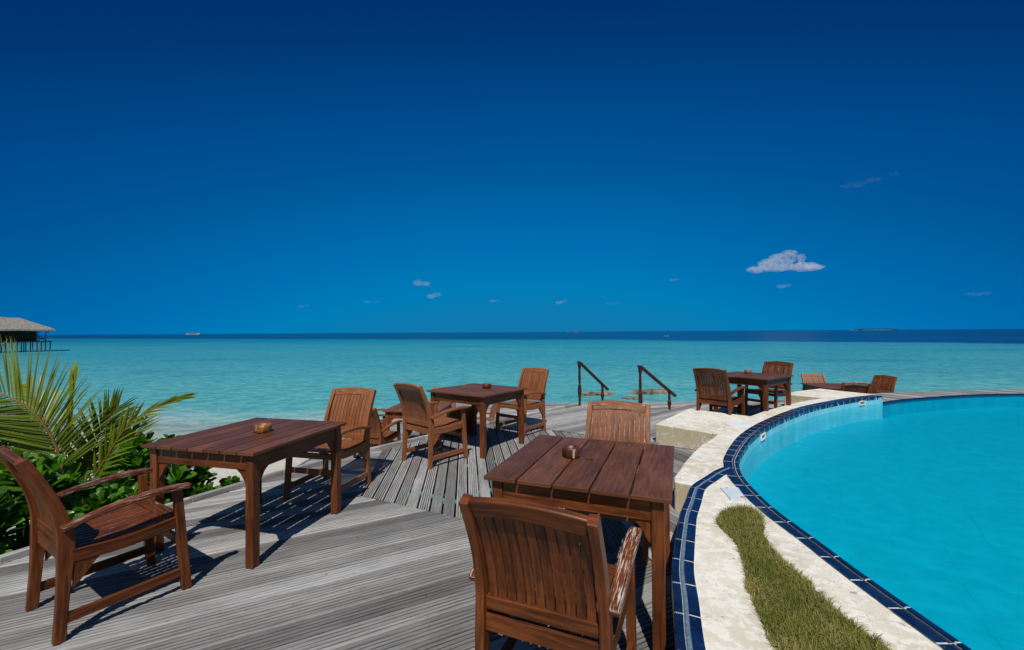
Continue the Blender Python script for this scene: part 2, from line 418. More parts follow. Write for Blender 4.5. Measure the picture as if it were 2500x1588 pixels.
# ------------------------------------------------------------------ decks
def planks(bm, region, ang, pitch, gap, ztop, reeded=.75, thick=.028, ridges=8, off=0.0, end_gap=0.002):
    """boards laid at `ang` clipped to the convex polygon `region`"""
    d = V(math.cos(ang), math.sin(ang)); nrm = V(-d.y, d.x)
    reg = [Vector(p) for p in region]
    ar = sum(a.x*b.y-b.x*a.y for a, b in zip(reg, reg[1:]+reg[:1]))
    if ar < 0: reg.reverse()
    vs = [p.dot(nrm) for p in reg]; us = [p.dot(d) for p in reg]
    k0 = math.floor((min(vs)-off)/pitch)
    k = k0
    while k*pitch+off < max(vs):
        va = k*pitch+off; w = pitch-gap; k += 1
        tb = bmesh.new(); uv = tb.loops.layers.uv.verify(); gr = tb.verts.layers.float.new('groove')
        dz = random.uniform(-.0015, .0015); reed = random.random() < reeded
        prof = [(0, -thick, 0), (0, -.003, 0), (.003, 0, 0)]
        if reed:
            n = ridges; gw = .0075; rw = (w-.006-gw*(n-1))/n; x = .003
            for i in range(n-1):
                x += rw; prof += [(x-.0008, 0, 0), (x, -.006, 1), (x+gw, -.006, 1), (x+gw+.0008, 0, 0)]; x += gw
        prof += [(w-.003, 0, 0), (w, -.003, 0), (w, -thick, 0)]
        u0, u1 = min(us)-.2, max(us)+.2
        vb = random.randint(0, 4000)+.2
        cuts = [u0]+sorted(random.uniform(u0, u1) for _ in range(int((u1-u0)/7.5)))+[u1]
        for ca, cb in zip(cuts, cuts[1:]):
            uo = random.uniform(0, 90)
            A = []; Bv = []
            for (pv, pz, g) in prof:
                for L, uu in ((A, ca+.0015), (Bv, cb-.0015)):
                    p = d*uu + nrm*(va+pv); q = tb.verts.new((p.x, p.y, ztop+dz+pz)); q[gr] = g; L.append(q)
            for i in range(len(prof)-1):
                f = tb.faces.new((A[i], Bv[i], Bv[i+1], A[i+1]))
                for l, (uu, vv) in zip(f.loops, ((ca, prof[i][0]), (cb, prof[i][0]), (cb, prof[i+1][0]), (ca, prof[i+1][0]))): l[uv].uv = (uo+uu, vb+vv)
            tb.faces.new(A); tb.faces.new(Bv[::-1])
        for a, b in zip(reg, reg[1:]+reg[:1]):
            if not tb.verts: break
            e = (b-a).normalized(); nn = V(e.y, -e.x, 0)
            bmesh.ops.bisect_plane(tb, geom=tb.verts[:]+tb.edges[:]+tb.faces[:], dist=1e-6, plane_co=V(a.x, a.y, 0)-nn*end_gap, plane_no=nn, clear_outer=True)
        if tb.faces:
            me = bpy.data.meshes.new('t'); tb.to_mesh(me); bm.from_mesh(me); bpy.data.meshes.remove(me)
        tb.free()

KERB = [(-3.62, -2), (-3.6, 1.5), (-3.33, 2.8), (-2.83, 3.8), (-2.41, 4.52), (-1.97, 5.14), (-1.68, 5.47), (-1.21, 6.0), (-.37, 6.9), (-.01, 7.3), (1.02, 8.32), (1.354, 8.66)]
P0 = V(-1.39, 3.94)
A27 = R(27.5)
def along(p, a, L): return (p[0]+math.cos(a)*L, p[1]+math.sin(a)*L)
bm = bmesh.new(); bm.verts.layers.float.new('groove'); bm.loops.layers.uv.verify()
offF = P0.dot(V(-math.sin(A27), math.cos(A27)))
pl = (-3.242, 2.976)
planks(bm, [P0, (-1.66, 5.47), (-1.97, 5.14), (-2.41, 4.52), (-2.83, 3.8), pl], A27, .140, .014, 0, .7, ridges=5, off=offF)
planks(bm, [P0, (1.22, 2.63), (.75, -1.2), (-3.62, -1.2), (-3.6, 1.5), (-3.33, 2.8), pl], A27, .148, .014, 0, .7, ridges=5, off=offF)
AF = R(96.2)
offG = P0.dot(V(-math.sin(AF), math.cos(AF)))
planks(bm, [P0, (.92, 2.77), (1.18, 6.1), (-.2, 7.05), (-.37, 6.9), (-1.21, 6.0), (-1.66, 5.47)], AF, .107, .015, 0, .8, ridges=5, off=offG)
planks(bm, [(.92, 2.77), (1.25, 2.6), (2.4, 4.75), (2.5, 5.2), (1.18, 6.1)], R(111), .107, .008, 0, .8, ridges=6)
A38 = R(38.2)
q1 = along((2.24, 7.52), A38+math.pi, 2.4); nL = V(-math.sin(A38), math.cos(A38))
def seam2(x): return 7.05 + (x+.2)*(5.3-7.05)/(2.4+.2)
# where the L2 line meets the seam
x2 = 1.15
for _ in range(40): x2 = 2.24 + (seam2(x2)-7.52)/math.tan(A38)
qs = (x2, seam2(x2))
planks(bm, [(-.2, 7.05), qs, (2.24, 7.52), (1.354, 8.66), (1.02, 8.32), (-.01, 7.3)], A38, .14, .005, 0, .25, off=V(2.24, 7.52).dot(nL))
planks(bm, [qs, (2.4, 5.3), (2.72, 5.15), (5.9, 7.9), (6.2, 8.95), (4.62, 9.39), (2.24, 7.52)], A38, .14, .006, 0, .45, off=V(2.24, 7.52).dot(nL))
deck = fin(bm, 'deck', M_DECK, normals=False); tag(deck, kind='structure')
# edge boards of the upper deck
bm = bmesh.new()
kb = [V(x, y, 0) for x, y in KERB]
for a, b in zip(kb, kb[1:]):
    dd = (b-a).normalized(); sd_ = V(-dd.y, dd.x, 0)
    sweep(bm, [a+sd_*.03+V(0, 0, -.05), b+sd_*.03+V(0, 0, -.05)], .055, .19, sd_)
    sweep(bm, [a+sd_*.02+V(0, 0, -.34), b+sd_*.02+V(0, 0, -.34)], .03, .38, sd_)
for a, b in (((1.354, 8.66), (2.24, 7.52)), ((2.24, 7.52), (4.62, 9.39)), ((4.62, 9.39), (6.2, 8.95))):
    a = V(*a, 0); b = V(*b, 0); dd = (b-a).normalized(); sd_ = V(-dd.y, dd.x, 0)
    sweep(bm, [a+sd_*.03+V(0, 0, -.26), b+sd_*.03+V(0, 0, -.26)], .05, .54, sd_)
fin(bm, 'deck_edge_board', M_DECK, parent=deck, bevel=.006)
# turquoise plastic spacers showing between the boards
bm = bmesh.new()
nF = V(-math.sin(AF), math.cos(AF)); dF = V(math.cos(AF), math.sin(AF))
for k in range(-12, 0):
    for ub in ((3.97, 4.92) if k % 3 == 0 else (3.97,)):
        c = dF*(ub+.12*math.sin(k)) + nF*(offG+k*.107-.0065)
        if -1.0 < c.x < -.05: sweep(bm, [V(c.x, c.y, -.012)-V(dF.x, dF.y, 0)*.02, V(c.x, c.y, -.012)+V(dF.x, dF.y, 0)*.02], .0135, .02, V(nF.x, nF.y, 0))
fin(bm, 'spacer', simple('turquoise plastic', (.02, .42, .33), .5), parent=deck)

bm = bmesh.new(); bm.verts.layers.float.new('groove'); bm.loops.layers.uv.verify()
planks(bm, [(-2.1, 4.55), (-3.2, 6.2), (-3.1, 8.8), (-2.6, 11.8), (3.8, 11.95), (8.6, 12.0), (9.8, 10.4), (6.4, 7.6)], R(14), .14, .007, -.5, .1, ridges=6)
ld = fin(bm, 'lower_deck', M_DECK, normals=False); tag(ld, kind='structure')
bm = bmesh.new()
EDG = [V(x, y, 0) for x, y in [(-2.25, 4.75), (-3.2, 6.2), (-3.1, 8.8), (-2.6, 11.8), (3.8, 11.95), (8.6, 12.0), (9.8, 10.4)]]
for a, b in zip(EDG, EDG[1:]):
    dd = (b-a).normalized(); sd_ = V(-dd.y, dd.x, 0)
    sweep(bm, [a+sd_*.022+V(0, 0, -.58), b+sd_*.022+V(0, 0, -.58)], .04, .18, sd_)
fin(bm, 'deck_edge_board', M_DECK, parent=ld, bevel=.006)

bm = bmesh.new(); bm.verts.layers.float.new('groove'); bm.loops.layers.uv.verify()
NEARP = [(6.93, 8.06), (7.64, 8.40), (8.64, 8.72), (9.66, 8.95), (10.73, 9.04), (15, 9.21)]
FARP = [(7.0, 8.4), (7.64, 9.33), (8.23, 9.44), (9.95, 9.70), (11.68, 9.85), (15, 10.0)]
for i in range(5):
    planks(bm, [NEARP[i], NEARP[i+1], FARP[i+1], FARP[i]], R(119), .13, .008, .10, .2, ridges=6, off=0, end_gap=0)
fd = fin(bm, 'deck_strip', M_DECK, normals=False); tag(fd, kind='structure')
bm = bmesh.new()
for a, b in (((7.64, 9.33), (8.23, 9.44)), ((8.23, 9.44), (9.95, 9.70)), ((9.95, 9.70), (11.68, 9.85)), ((11.68, 9.85), (15, 10.0)), ((7.0, 8.4), (7.64, 9.33))):
    a = V(*a, 0); b = V(*b, 0); dd = (b-a).normalized(); sd_ = V(-dd.y, dd.x, 0)
    sweep(bm, [a+sd_*.03+V(0, 0, -.24), b+sd_*.03+V(0, 0, -.24)], .05, .62, sd_)
fin(bm, 'deck_edge_board', M_DECK, parent=fd, bevel=.006)

# steps from the upper to the lower deck, between the handrails
st = thing('steps', 'grey timber steps between the two handrails, leading to the lower deck', 'steps', (1.8, 8.1, -.5))
ax = V(math.cos(A38), math.sin(A38), 0); ac = V(-ax.y, ax.x, 0)
for i, z in enumerate((.33, .17)):
    bm = bmesh.new(); c = ax*(.17+.3*i)
    sweep(bm, [c-ac*.68+V(0, 0, z), c+ac*.68+V(0, 0, z)], .29, .04, ax)
    fin(bm, 'tread', M_DECK, parent=st, bevel=.004)

# ------------------------------------------------------------------ pool
RIM = .24; WATER = .11
OUT = [(.33, -.9), (.36, .5), (.50, 1.2), (.64, 1.7), (.75, 2.02), (.83, 2.26), (.93, 2.49), (1.04, 2.73), (1.14, 2.94), (1.27, 3.17), (1.39, 3.39), (1.46, 3.485),
       (1.34, 3.58), (1.38, 3.69), (1.51, 3.89), (1.63, 4.09), (1.86, 4.43), (2.07, 4.72), (2.3, 4.97), (2.48, 5.2),
       (1.92, 5.79), (2.82, 6.89), (3.46, 6.27), (3.88, 6.64), (4.38, 7.03), (4.82, 7.37), (5.06, 7.53), (5.72, 7.91),
       (5.32, 8.41), (5.73, 8.74), (6.55, 9.16), (6.73, 8.77), (6.96, 8.35), (6.91, 8.03)]
INN = [(6.91, 8.03), (6.24, 7.73), (5.45, 7.28), (4.71, 6.79), (3.9, 6.12), (3.24, 5.5), (2.77, 4.98), (2.41, 4.5), (2.24, 4.25), (2.15, 4.11), (2.08, 3.97), (2.0, 3.79), (1.93, 3.58),
       (1.85, 3.21), (1.815, 2.97), (1.8, 2.73), (1.79, 2.48), (1.775, 2.2), (1.77, 1.7), (1.77, 1.0), (1.8, 0), (1.85, -.9)]
inn = catmull([(*p, 0) for p in INN], .06)
BED = [(1.33, 2.74), (1.345, 2.82), (1.44, 2.94), (1.54, 3.01), (1.63, 3.03), (1.68, 2.98), (1.655, 2.87), (1.59, 2.76), (1.52, 2.63), (1.49, 2.52), (1.465, 2.32), (1.46, 2.15), (1.445, 2.02), (1.44, 1.88), (1.46, 1.73), (1.47, 1.2), (1.48, .3),
       (1.0, .3), (1.02, 1.2), (1.04, 1.73), (1.05, 1.77), (1.08, 1.86), (1.11, 1.96), (1.14, 2.09), (1.21, 2.22), (1.28, 2.40), (1.32, 2.52)]
pool = thing('pool_rim', 'curved white plaster pool wall edged with dark blue tiles, with two seat blocks', 'pool wall', (2.1, 4.6, 0))
def loc(p): return (p[0]-2.1, p[1]-4.6)
bm = bmesh.new()
prism(bm, [loc(p) for p in OUT] + [loc(p) for p in inn[1:]], [[loc(p) for p in BED]], -.02, RIM, bottom=False)
fin(bm, 'plaster_wall', M_PLASTER, parent=pool, bevel=.012)

def offs(path):
    P = [Vector(p) for p in path]; N = []
    for i in range(len(P)):
        t = (P[min(i+1, len(P)-1)]-P[max(i-1, 0)]).normalized(); N.append(V(-t.y, t.x, 0))
    return P, N
def tile_row(name, path, sign, wfun, prof_f, tile_len, mats, parent, jitter=.0):
    """tiles set end to end along a path; prof_f(w) gives [(offset, z, material)] runs"""
    P = resample(path, .012); P, N = offs(P)
    bm = bmesh.new(); uv = bm.loops.layers.uv.verify()
    n = max(1, round(.012*len(P)/tile_len)); per = len(P)/n
    for ti in range(n):
        a = int(ti*per); b = min(int((ti+1)*per), len(P)-1)
        dz = random.uniform(-jitter, jitter)
        idx = sorted(set([a]+list(range(a+2, b-1, 3))+[b]))
        for run, mi in prof_f():
            prev = None
            for ii, k in enumerate(idx):
                p = P[k].copy(); w = wfun(p)
                t = (P[min(k+1, len(P)-1)]-P[max(k-1, 0)]).normalized()
                if mi != 1:                       # leave a joint between tiles
                    if k == a and ti: p = p + t*.005
                    if k == b: p = p - t*.005
                ring = [bm.verts.new(p + N[k]*sign*(o if o < 1 else w) + V(0, 0, z+(dz if mi != 1 else 0))) for o, z in run]
                if prev:
                    for q in range(len(ring)-1):
                        f = bm.faces.new((prev[q], ring[q], ring[q+1], prev[q+1])); f.material_index = mi
                if ii in (0, len(idx)-1) and mi != 1 and len(ring) > 2: bm.faces.new(ring).material_index = mi
                prev = ring
    for v in bm.verts: v.co = v.co - V(2.1, 4.6, 0)
    return fin(bm, name, mats, parent=parent)
def half(c, r, z, k=5): return [(c-r*math.cos(math.pi*i/k), z+r*.9*math.sin(math.pi*i/k)) for i in range(k+1)]
def wf(p): return .10 if p.y < 2.6 else (.10+.035*(p.y-2.6)/2 if p.y < 4.6 else min(.165, .135+.03*(p.y-4.6)/2))
def prof_pool():
    yield [(-.006, .19), (-.006, RIM+.004), (.002, RIM+.011), (.022, RIM+.011), (.028, RIM+.004), (.028, RIM-.01)], 0
    yield half(.040, .009, RIM+.001), 2
    yield [(.050, RIM-.01), (.050, RIM+.007), (9, RIM+.007), (9, RIM-.01)], 0
    yield [(-.005, .225), (-.005, RIM+.003), (.003, RIM+.0095), (.022, RIM+.0095), (.028, RIM+.003), (.048, RIM+.003), (.052, RIM+.0062), (9, RIM+.0062), (9, RIM-.01)], 1
tile_row('tile_edging', inn, -1, wf, prof_pool, .22, [M_TILE, M_GROUT, simple('shadow dark bead', (.035, .05, .07), .35, .5, .6, 40)], pool, .0003)  # bead coloured dark to stand for the shadow line beside the lip
LEFT = [(1.93, 3.93), (1.79, 3.82), (1.61, 3.64), (1.47, 3.50), (1.39, 3.39), (1.27, 3.17), (1.14, 2.94), (1.04, 2.73), (.93, 2.49), (.83, 2.26), (.75, 2.02), (.64, 1.7), (.50, 1.2), (.36, .5), (.34, -.2)]
left = catmull([(*p, 0) for p in LEFT], .05)
def prof_left():
    rid = [(-.004, .10), (-.004, RIM+.004)]
    for i in range(4): rid += [(.002+i*.008, RIM+.010), (.0065+i*.008, RIM+.010), (.0075+i*.008, RIM+.007), (.0095+i*.008, RIM+.007)]
    yield rid + [(.034, RIM-.01)], 0
    yield half(.046, .011, RIM+.003), 2
    yield [(.058, RIM-.01), (.058, RIM+.009), (.105, RIM+.006), (.105, RIM-.01)], 0
    yield [(-.003, .1), (-.003, RIM+.003), (.003, RIM+.0062), (.032, RIM+.0062), (.036, RIM+.003), (.056, RIM+.003), (.059, RIM+.0072), (.106, RIM+.0042), (.106, RIM-.01)], 1
tile_row('tile_edging', left, 1, lambda p: .105, prof_left, .235, [M_TILE, M_GROUT, M_BEAD], pool, .0003)
FAR = [(6.93, 8.04), (7.64, 8.37), (8.64, 8.69), (9.66, 8.92), (10.73, 9.01), (15, 9.18)]
far = catmull([(*p, 0) for p in FAR], .1)
def prof_far():
    yield [(-.03, .104), (-.03, .116), (.0, .128), (.03, .128), (.03, .1)], 0
    yield [(-.028, .104), (-.028, .113), (.028, .122), (.028, .1)], 1
tile_row('tile_edging', far, 1, lambda p: .03, prof_far, .22, [M_TILE, simple('blue grout', (.05, .1, .2), .8)], pool)

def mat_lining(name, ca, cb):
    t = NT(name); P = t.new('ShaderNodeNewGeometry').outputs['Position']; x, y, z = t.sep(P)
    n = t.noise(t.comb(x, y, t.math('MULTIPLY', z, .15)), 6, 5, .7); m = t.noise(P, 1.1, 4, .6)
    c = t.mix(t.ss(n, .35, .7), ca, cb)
    c = t.mix(t.math('MULTIPLY', t.ss(m, .4, .7), .3), c, t.mix(1, c, (.8, .92, .97), 'MULTIPLY'))  # soft tint patches painted in place of rippling light under water
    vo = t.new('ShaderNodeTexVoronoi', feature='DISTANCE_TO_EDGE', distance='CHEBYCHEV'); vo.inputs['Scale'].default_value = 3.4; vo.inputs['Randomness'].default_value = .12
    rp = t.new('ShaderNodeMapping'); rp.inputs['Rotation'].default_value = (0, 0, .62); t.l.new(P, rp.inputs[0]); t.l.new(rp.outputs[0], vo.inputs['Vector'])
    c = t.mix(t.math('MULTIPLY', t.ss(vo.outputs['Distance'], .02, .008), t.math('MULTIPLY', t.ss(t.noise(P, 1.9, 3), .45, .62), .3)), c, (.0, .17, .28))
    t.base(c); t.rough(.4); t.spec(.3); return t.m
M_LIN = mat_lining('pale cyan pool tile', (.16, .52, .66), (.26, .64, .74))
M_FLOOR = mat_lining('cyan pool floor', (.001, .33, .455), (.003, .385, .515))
FLOOR = -.16
bm = bmesh.new()
pw = [Vector(p) for p in inn]; N = offs(pw)[1]
prev = None
for p, n in zip(pw, N):
    q = p + n*.006 - V(2.1, 4.6, 0)
    r = [bm.verts.new((q.x, q.y, z)) for z in (FLOOR, WATER, .222)]
    if prev:
        for k in range(2): bm.faces.new((prev[k], r[k], r[k+1], prev[k+1]))
    prev = r
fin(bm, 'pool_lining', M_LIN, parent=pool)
# inlets in the far wall
M_WHITE = simple('white plastic', (.78, .78, .74), .35, .5, .12, 15)
M_DARK = simple('dark void', (.03, .035, .03), .9, .1)
for (cx_, cy_, ang) in ((3.10, 5.335, None), (6.30, 7.765, None)):
    i = min(range(len(pw)), key=lambda k: (pw[k]-V(cx_, cy_, 0)).length)
    t = (pw[i+2]-pw[i-2]).normalized(); n = N[i]; c = pw[i]+n*.012-V(2.1, 4.6, 0)+V(0, 0, .165)
    bm = bmesh.new()
    for sgn in (-1, 1):
        sweep(bm, [c-t*.095+V(0, 0, sgn*.03), c+t*.095+V(0, 0, sgn*.03)], .02, .014, n)
        sweep(bm, [c+t*sgn*.088-V(0, 0, .022), c+t*sgn*.088+V(0, 0, .022)], .019, .014, n)
    fr = fin(bm, 'pool_inlet', M_WHITE, parent=pool, bevel=.003)
    bm = bmesh.new(); sweep(bm, [c-t*.08-n*.003, c+t*.08-n*.003], .004, .046, n)
    fin(bm, 'inlet_opening', simple('shaded inlet', (.22, .21, .17), .8), parent=fr)
poly = [tuple(p[:2]) for p in inn[::-1]] + [tuple(p[:2]) for p in far[1:]] + [(15, -.9)]
bm = bmesh.new(); f_ = bm.faces.new([bm.verts.new((*p, FLOOR)) for p in poly]); bmesh.ops.triangulate(bm, faces=[f_])
bm.faces.ensure_lookup_table()
prev = None
for p in far:
    r = [bm.verts.new((p.x, p.y-.002, z)) for z in (FLOOR, .105)]
    if prev: bm.faces.new((prev[0], r[0], r[1], prev[1]))
    prev = r
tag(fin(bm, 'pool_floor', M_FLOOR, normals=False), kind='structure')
def mat_poolwater():
    t = NT('clear pool water'); P = t.new('ShaderNodeNewGeometry').outputs['Position']; x, y, z = t.sep(P)
    w1 = t.noise(t.comb(t.math('MULTIPLY', x, .7), t.math('MULTIPLY', y, 1.3), 0), 1.7, 4, .55, .8); w2 = t.noise(P, 6, 3, .5, .5)
    h = t.math('ADD', w1, t.math('MULTIPLY', w2, .18))
    bp = t.new('ShaderNodeBump'); bp.inputs['Strength'].default_value = .35; bp.inputs['Distance'].default_value = .05; t.l.new(h, bp.inputs['Height'])
    fr = t.new('ShaderNodeFresnel'); fr.inputs[0].default_value = 1.33; t.l.new(bp.outputs[0], fr.inputs['Normal'])
    gl = t.new('ShaderNodeBsdfGlossy'); gl.inputs['Roughness'].default_value = .06; t.l.new(bp.outputs[0], gl.inputs['Normal'])
    tr = t.new('ShaderNodeBsdfTransparent'); tr.inputs[0].default_value = (.6, .97, 1.0, 1)
    mx = t.new('ShaderNodeMixShader'); t.l.new(t.math('MULTIPLY', fr.outputs[0], .5), mx.inputs[0]); t.l.new(tr.outputs[0], mx.inputs[1]); t.l.new(gl.outputs[0], mx.inputs[2])
    t.l.new(mx.outputs[0], t.out.inputs[0]); return t.m
bm = bmesh.new(); f_ = bm.faces.new([bm.verts.new((*p, WATER)) for p in poly]); bmesh.ops.triangulate(bm, faces=[f_])
bmesh.ops.recalc_face_normals(bm, faces=bm.faces[:])
for f in bm.faces:
    if f.normal.z < 0: f.normal_flip()
tag(fin(bm, 'pool_water', mat_poolwater(), normals=False), kind='structure')

# planting bed with dry grass
bm = bmesh.new(); prism(bm, BED, [], .14, .205, bottom=False)
tag(fin(bm, 'soil', simple('sandy soil', (.16, .13, .08), .95, .1, .5, 25, .4)), kind='structure')
def inside(p, poly):
    c = False; j = len(poly)-1
    for i in range(len(poly)):
        a, b = poly[i], poly[j]
        if (a[1] > p[1]) != (b[1] > p[1]) and p[0] < (b[0]-a[0])*(p[1]-a[1])/(b[1]-a[1])+a[0]: c = not c
        j = i
    return c
def mat_grass():
    t = NT('dry lawn grass'); P = t.new('ShaderNodeNewGeometry').outputs['Position']
    a = t.new('ShaderNodeAttribute', attribute_type='GEOMETRY', attribute_name='tone').outputs['Fac']
    c = t.mix(a, (.160, .195, .034), (.52, .43, .17))
    c = t.mix(t.ss(t.noise(P, 7, 3), .42, .66), c, (.27, .27, .065))
    t.base(c); t.rough(.6); t.spec(.25)
    tl = t.new('ShaderNodeBsdfTranslucent'); t.l.new(c, tl.inputs[0]); mx = t.new('ShaderNodeMixShader'); mx.inputs[0].default_value = .42
    t.l.new(t.p.outputs[0], mx.inputs[1]); t.l.new(tl.outputs[0], mx.inputs[2]); t.l.new(mx.outputs[0], t.out.inputs[0]); return t.m
bm = bmesh.new(); tl = bm.verts.layers.float.new('tone')
rg = random.Random(5); cnt = 0
while cnt < 26000:
    x, y = rg.uniform(1.0, 1.72), rg.uniform(1.1, 3.06)
    wx, wy = .022*mnoise.noise(V(x*9, y*9, 4))+.010*mnoise.noise(V(x*31, y*31, 4)), .022*mnoise.noise(V(x*9, y*9, 9))
    out_b = not inside((x, y), BED)
    if out_b and not (inside((x+wx, y+wy), BED) or inside((x+.02, y), BED)): continue
    if mnoise.noise(V(x*16, y*16, 8)) > .46 and rg.random() < .8: continue
    cnt += 1
    z = .203 if not out_b else .238; hgt = rg.uniform(.045, .085)*(1.15 if y > 2.72 else .95); a = rg.uniform(0, 6.283); ln = rg.uniform(.2, .95)
    cl = mnoise.noise(V(x*7, y*7, 2)); a += cl*2.5
    d = V(math.cos(a), math.sin(a), 0); s = V(-d.y, d.x, 0)*rg.uniform(.0011, .0021)
    hgt *= (.45 if out_b else 1)
    b0 = V(x, y, z); m_ = b0+d*hgt*ln*.35+V(0, 0, hgt*.62); tp = b0+d*hgt*ln+V(0, 0, hgt*(1-.35*ln))
    vs = [bm.verts.new(b0-s), bm.verts.new(b0+s), bm.verts.new(m_+s*.8), bm.verts.new(m_-s*.8), bm.verts.new(tp)]
    tn = min(1, max(0, rg.gauss(.36+.75*mnoise.noise(V(x*5, y*5, 6)), .26)))
    for v in vs: v[tl] = tn
    bm.faces.new(vs[:4]); bm.faces.new((vs[3], vs[2], vs[4]))
tag(fin(bm, 'grass', mat_grass(), normals=False), label='dry green grass growing in the planting bed beside the pool', cat='grass', kind='stuff')

M_PLATE = simple('painted steel plate', (.60, .67, .72), .4, .5, .1, 8)
bm = bmesh.new(); c0 = (1.685, 3.285)
prism(bm, [(p[0]-c0[0], p[1]-c0[1]) for p in ((1.64, 3.41), (1.78, 3.41), (1.71, 3.15), (1.60, 3.17))], [], .001, .009)
hc = fin(bm, 'hatch_cover', M_PLATE, bevel=.002, loc=(*c0, RIM))
tag(hc, 'small four-cornered pale steel cover plate with a rust spot on the plaster', 'cover plate')
bm = bmesh.new()
prism(bm, [(.022*math.cos(i*.628)*(1+.3*math.sin(i*2.1))+.025, .012*math.sin(i*.628)-.075) for i in range(10)], [], .0092, .0098)
fin(bm, 'rust_stain', simple('rust', (.45, .10, .05), .8), parent=hc)
M_SCREW = simple('steel screw', (.2, .2, .2), .4, metallic=1)
for px_, py_ in ((.0, .11), (.02, -.12)):
    bm = bmesh.new(); lathe(bm, [(.006, .008), (.006, .011), (.003, .0125)], (px_, py_, 0), 10); fin(bm, 'screw', M_SCREW, parent=hc)
bm = bmesh.new()
prism(bm, [(.165*math.cos(i*.2618)*math.cos(.15)-.13*math.sin(i*.2618)*math.sin(.15), .165*math.cos(i*.2618)*math.sin(.15)+.13*math.sin(i*.2618)*math.cos(.15)) for i in range(24)], [], .001, .009)
tag(fin(bm, 'hatch_cover', simple('white lid', (.74, .80, .84), .4, .5, .06, 6), bevel=.002, loc=(2.99, 5.69, RIM)), 'round white plastic lid set into the plaster block', 'cover plate')

# ------------------------------------------------------------------ furniture
def bez(a, b, c, n): return [a*(1-t)**2+b*2*t*(1-t)+c*t*t for t in [i/n for i in range(n+1)]]

def make_chair():
    """teak garden armchair, facing +Y, origin on the floor at the middle"""
    t = thing('armchair', 'wooden slatted armchair', 'armchair')
    X = V(1, 0, 0)
    post = [V(0, -.262, 0), V(0, -.250, .22), V(0, -.240, .44), V(0, -.246, .54), V(0, -.278, .66), V(0, -.328, .78), V(0, -.390, .905)]
    pc = catmull(post, .05)
    def back_y(z):
        for a, b in zip(pc, pc[1:]):
            if a.z <= z <= b.z: return a.y+(b.y-a.y)*(z-a.z)/max(1e-6, b.z-a.z)
        return pc[-1].y
    for s in (-1, 1):
        bm = bmesh.new(); sweep(bm, [p+X*s*(.243-.019*p.z) for p in pc], .036, [.046+.018*math.exp(-((p.z-.46)/.16)**2) for p in pc], X)
        fin(bm, 'back_post', M_WOOD, t, bevel=.004)
        bm = bmesh.new(); sweep(bm, [V(s*.250, .262, 0), V(s*.250, .236, .3), V(s*.252, .212, .592)], .038, [.046, .046, .042], X)
        fin(bm, 'leg', M_WOOD, t, bevel=.004)
        bm = bmesh.new()
        arm = bez(V(s*.262, -.262, .548), V(s*.270, .02, .632), V(s*.272, .268, .602), 10)
        sweep(bm, arm, [.046, .048, .05, .052, .054, .056, .058, .058, .058, .056, .048], .028, X)
        fin(bm, 'armrest', M_WOOD, t, bevel=.007)
        bm = bmesh.new(); sweep(bm, [V(s*.244, -.235, .105), V(s*.25, .26, .105)], .024, .048, X)
        fin(bm, 'stretcher', M_WOOD, t, bevel=.003)
        # corner brace under the seat at the rear
        bm = bmesh.new(); uv = bm.loops.layers.uv.verify()
        prof = [(-.215, .385), (-.215, .24), (-.19, .265), (-.13, .345), (-.085, .385)]
        for xx in (s*.228, s*.248): pass
        A = [bm.verts.new((s*.228, y, z)) for y, z in prof]; Bv = [bm.verts.new((s*.250, y, z)) for y, z in prof]
        bm.faces.new(A); bm.faces.new(Bv[::-1])
        for i in range(len(prof)): bm.faces.new((A[i], A[(i+1) % 5], Bv[(i+1) % 5], Bv[i]))
        vb = random.randint(0, 900)+.2
        for f in bm.faces:
            for l in f.loops: l[uv].uv = (l.vert.co.z*1+3, vb+l.vert.co.y*.4)
        fin(bm, 'brace', M_WOOD, t, bevel=.002)
    # seat: slats running front to back with a slight dip, front board
    bm = bmesh.new(); n = 11; sw = .0355; g = .0075; x0 = -(n*sw+(n-1)*g)/2+sw/2
    for i in range(n):
        x = x0+i*(sw+g)
        sweep(bm, [V(x, -.225, .428), V(x, -.12, .418), V(x, .02, .419), V(x, .155, .437)], sw, .016, X)
    sweep(bm, [V(-.232, .198, .438), V(.232, .198, .438)], .018, .074, V(0, 0, 1))
    fin(bm, 'seat', M_WOOD, t, bevel=.003)
    bm = bmesh.new()
    for s in (-1, 1):
        sweep(bm, catmull([V(s*.240, -.226, .400), V(s*.242, -.08, .386), V(s*.244, .06, .388), V(s*.246, .215, .404)], .08), .026, .062, X)
    sweep(bm, [V(-.226, .224, .394), V(.226, .224, .394)], .05, .022, V(0, 0, 1))
    sweep(bm, [V(-.218, -.238, .392), V(.218, -.238, .392)], .062, .024, V(0, 0, 1))
    fin(bm, 'seat_frame', M_WOOD, t, bevel=.003)
    bm = bmesh.new(); sweep(bm, [V(-.232, .255, .265), V(.232, .255, .265)], .045, .022, V(0, 0, 1))
    fin(bm, 'stretcher', M_WOOD, t, bevel=.003)
    # backrest: arched top rail, lower rail, curved slats
    bm = bmesh.new(); n = 11; pit = .0373
    for i in range(n):
        x = (i-(n-1)/2)*pit; zt = .855
        pts = [V(x, back_y(z)+.002, z) for z in (.470, .53, .6, .67, .74, .80, zt)]
        sweep(bm, pts, .0325, .012, X)
    sweep(bm, [V(-.216, back_y(.468), .468), V(.216, back_y(.468), .468)], .050, .024, V(0, -.05, 1))
    fin(bm, 'backrest', M_WOOD, t, bevel=.0025)
    bm = bmesh.new()
    tr = [V(x, back_y(.872+.018*(1-(x/.212)**2)), .872+.018*(1-(x/.212)**2)) for x in [-.2085+.4170*i/10 for i in range(11)]]
    sweep(bm, tr, .074, .026, V(0, -.4, .9))
    fin(bm, 'top_rail', M_WOOD, t, bevel=.006)
    return t

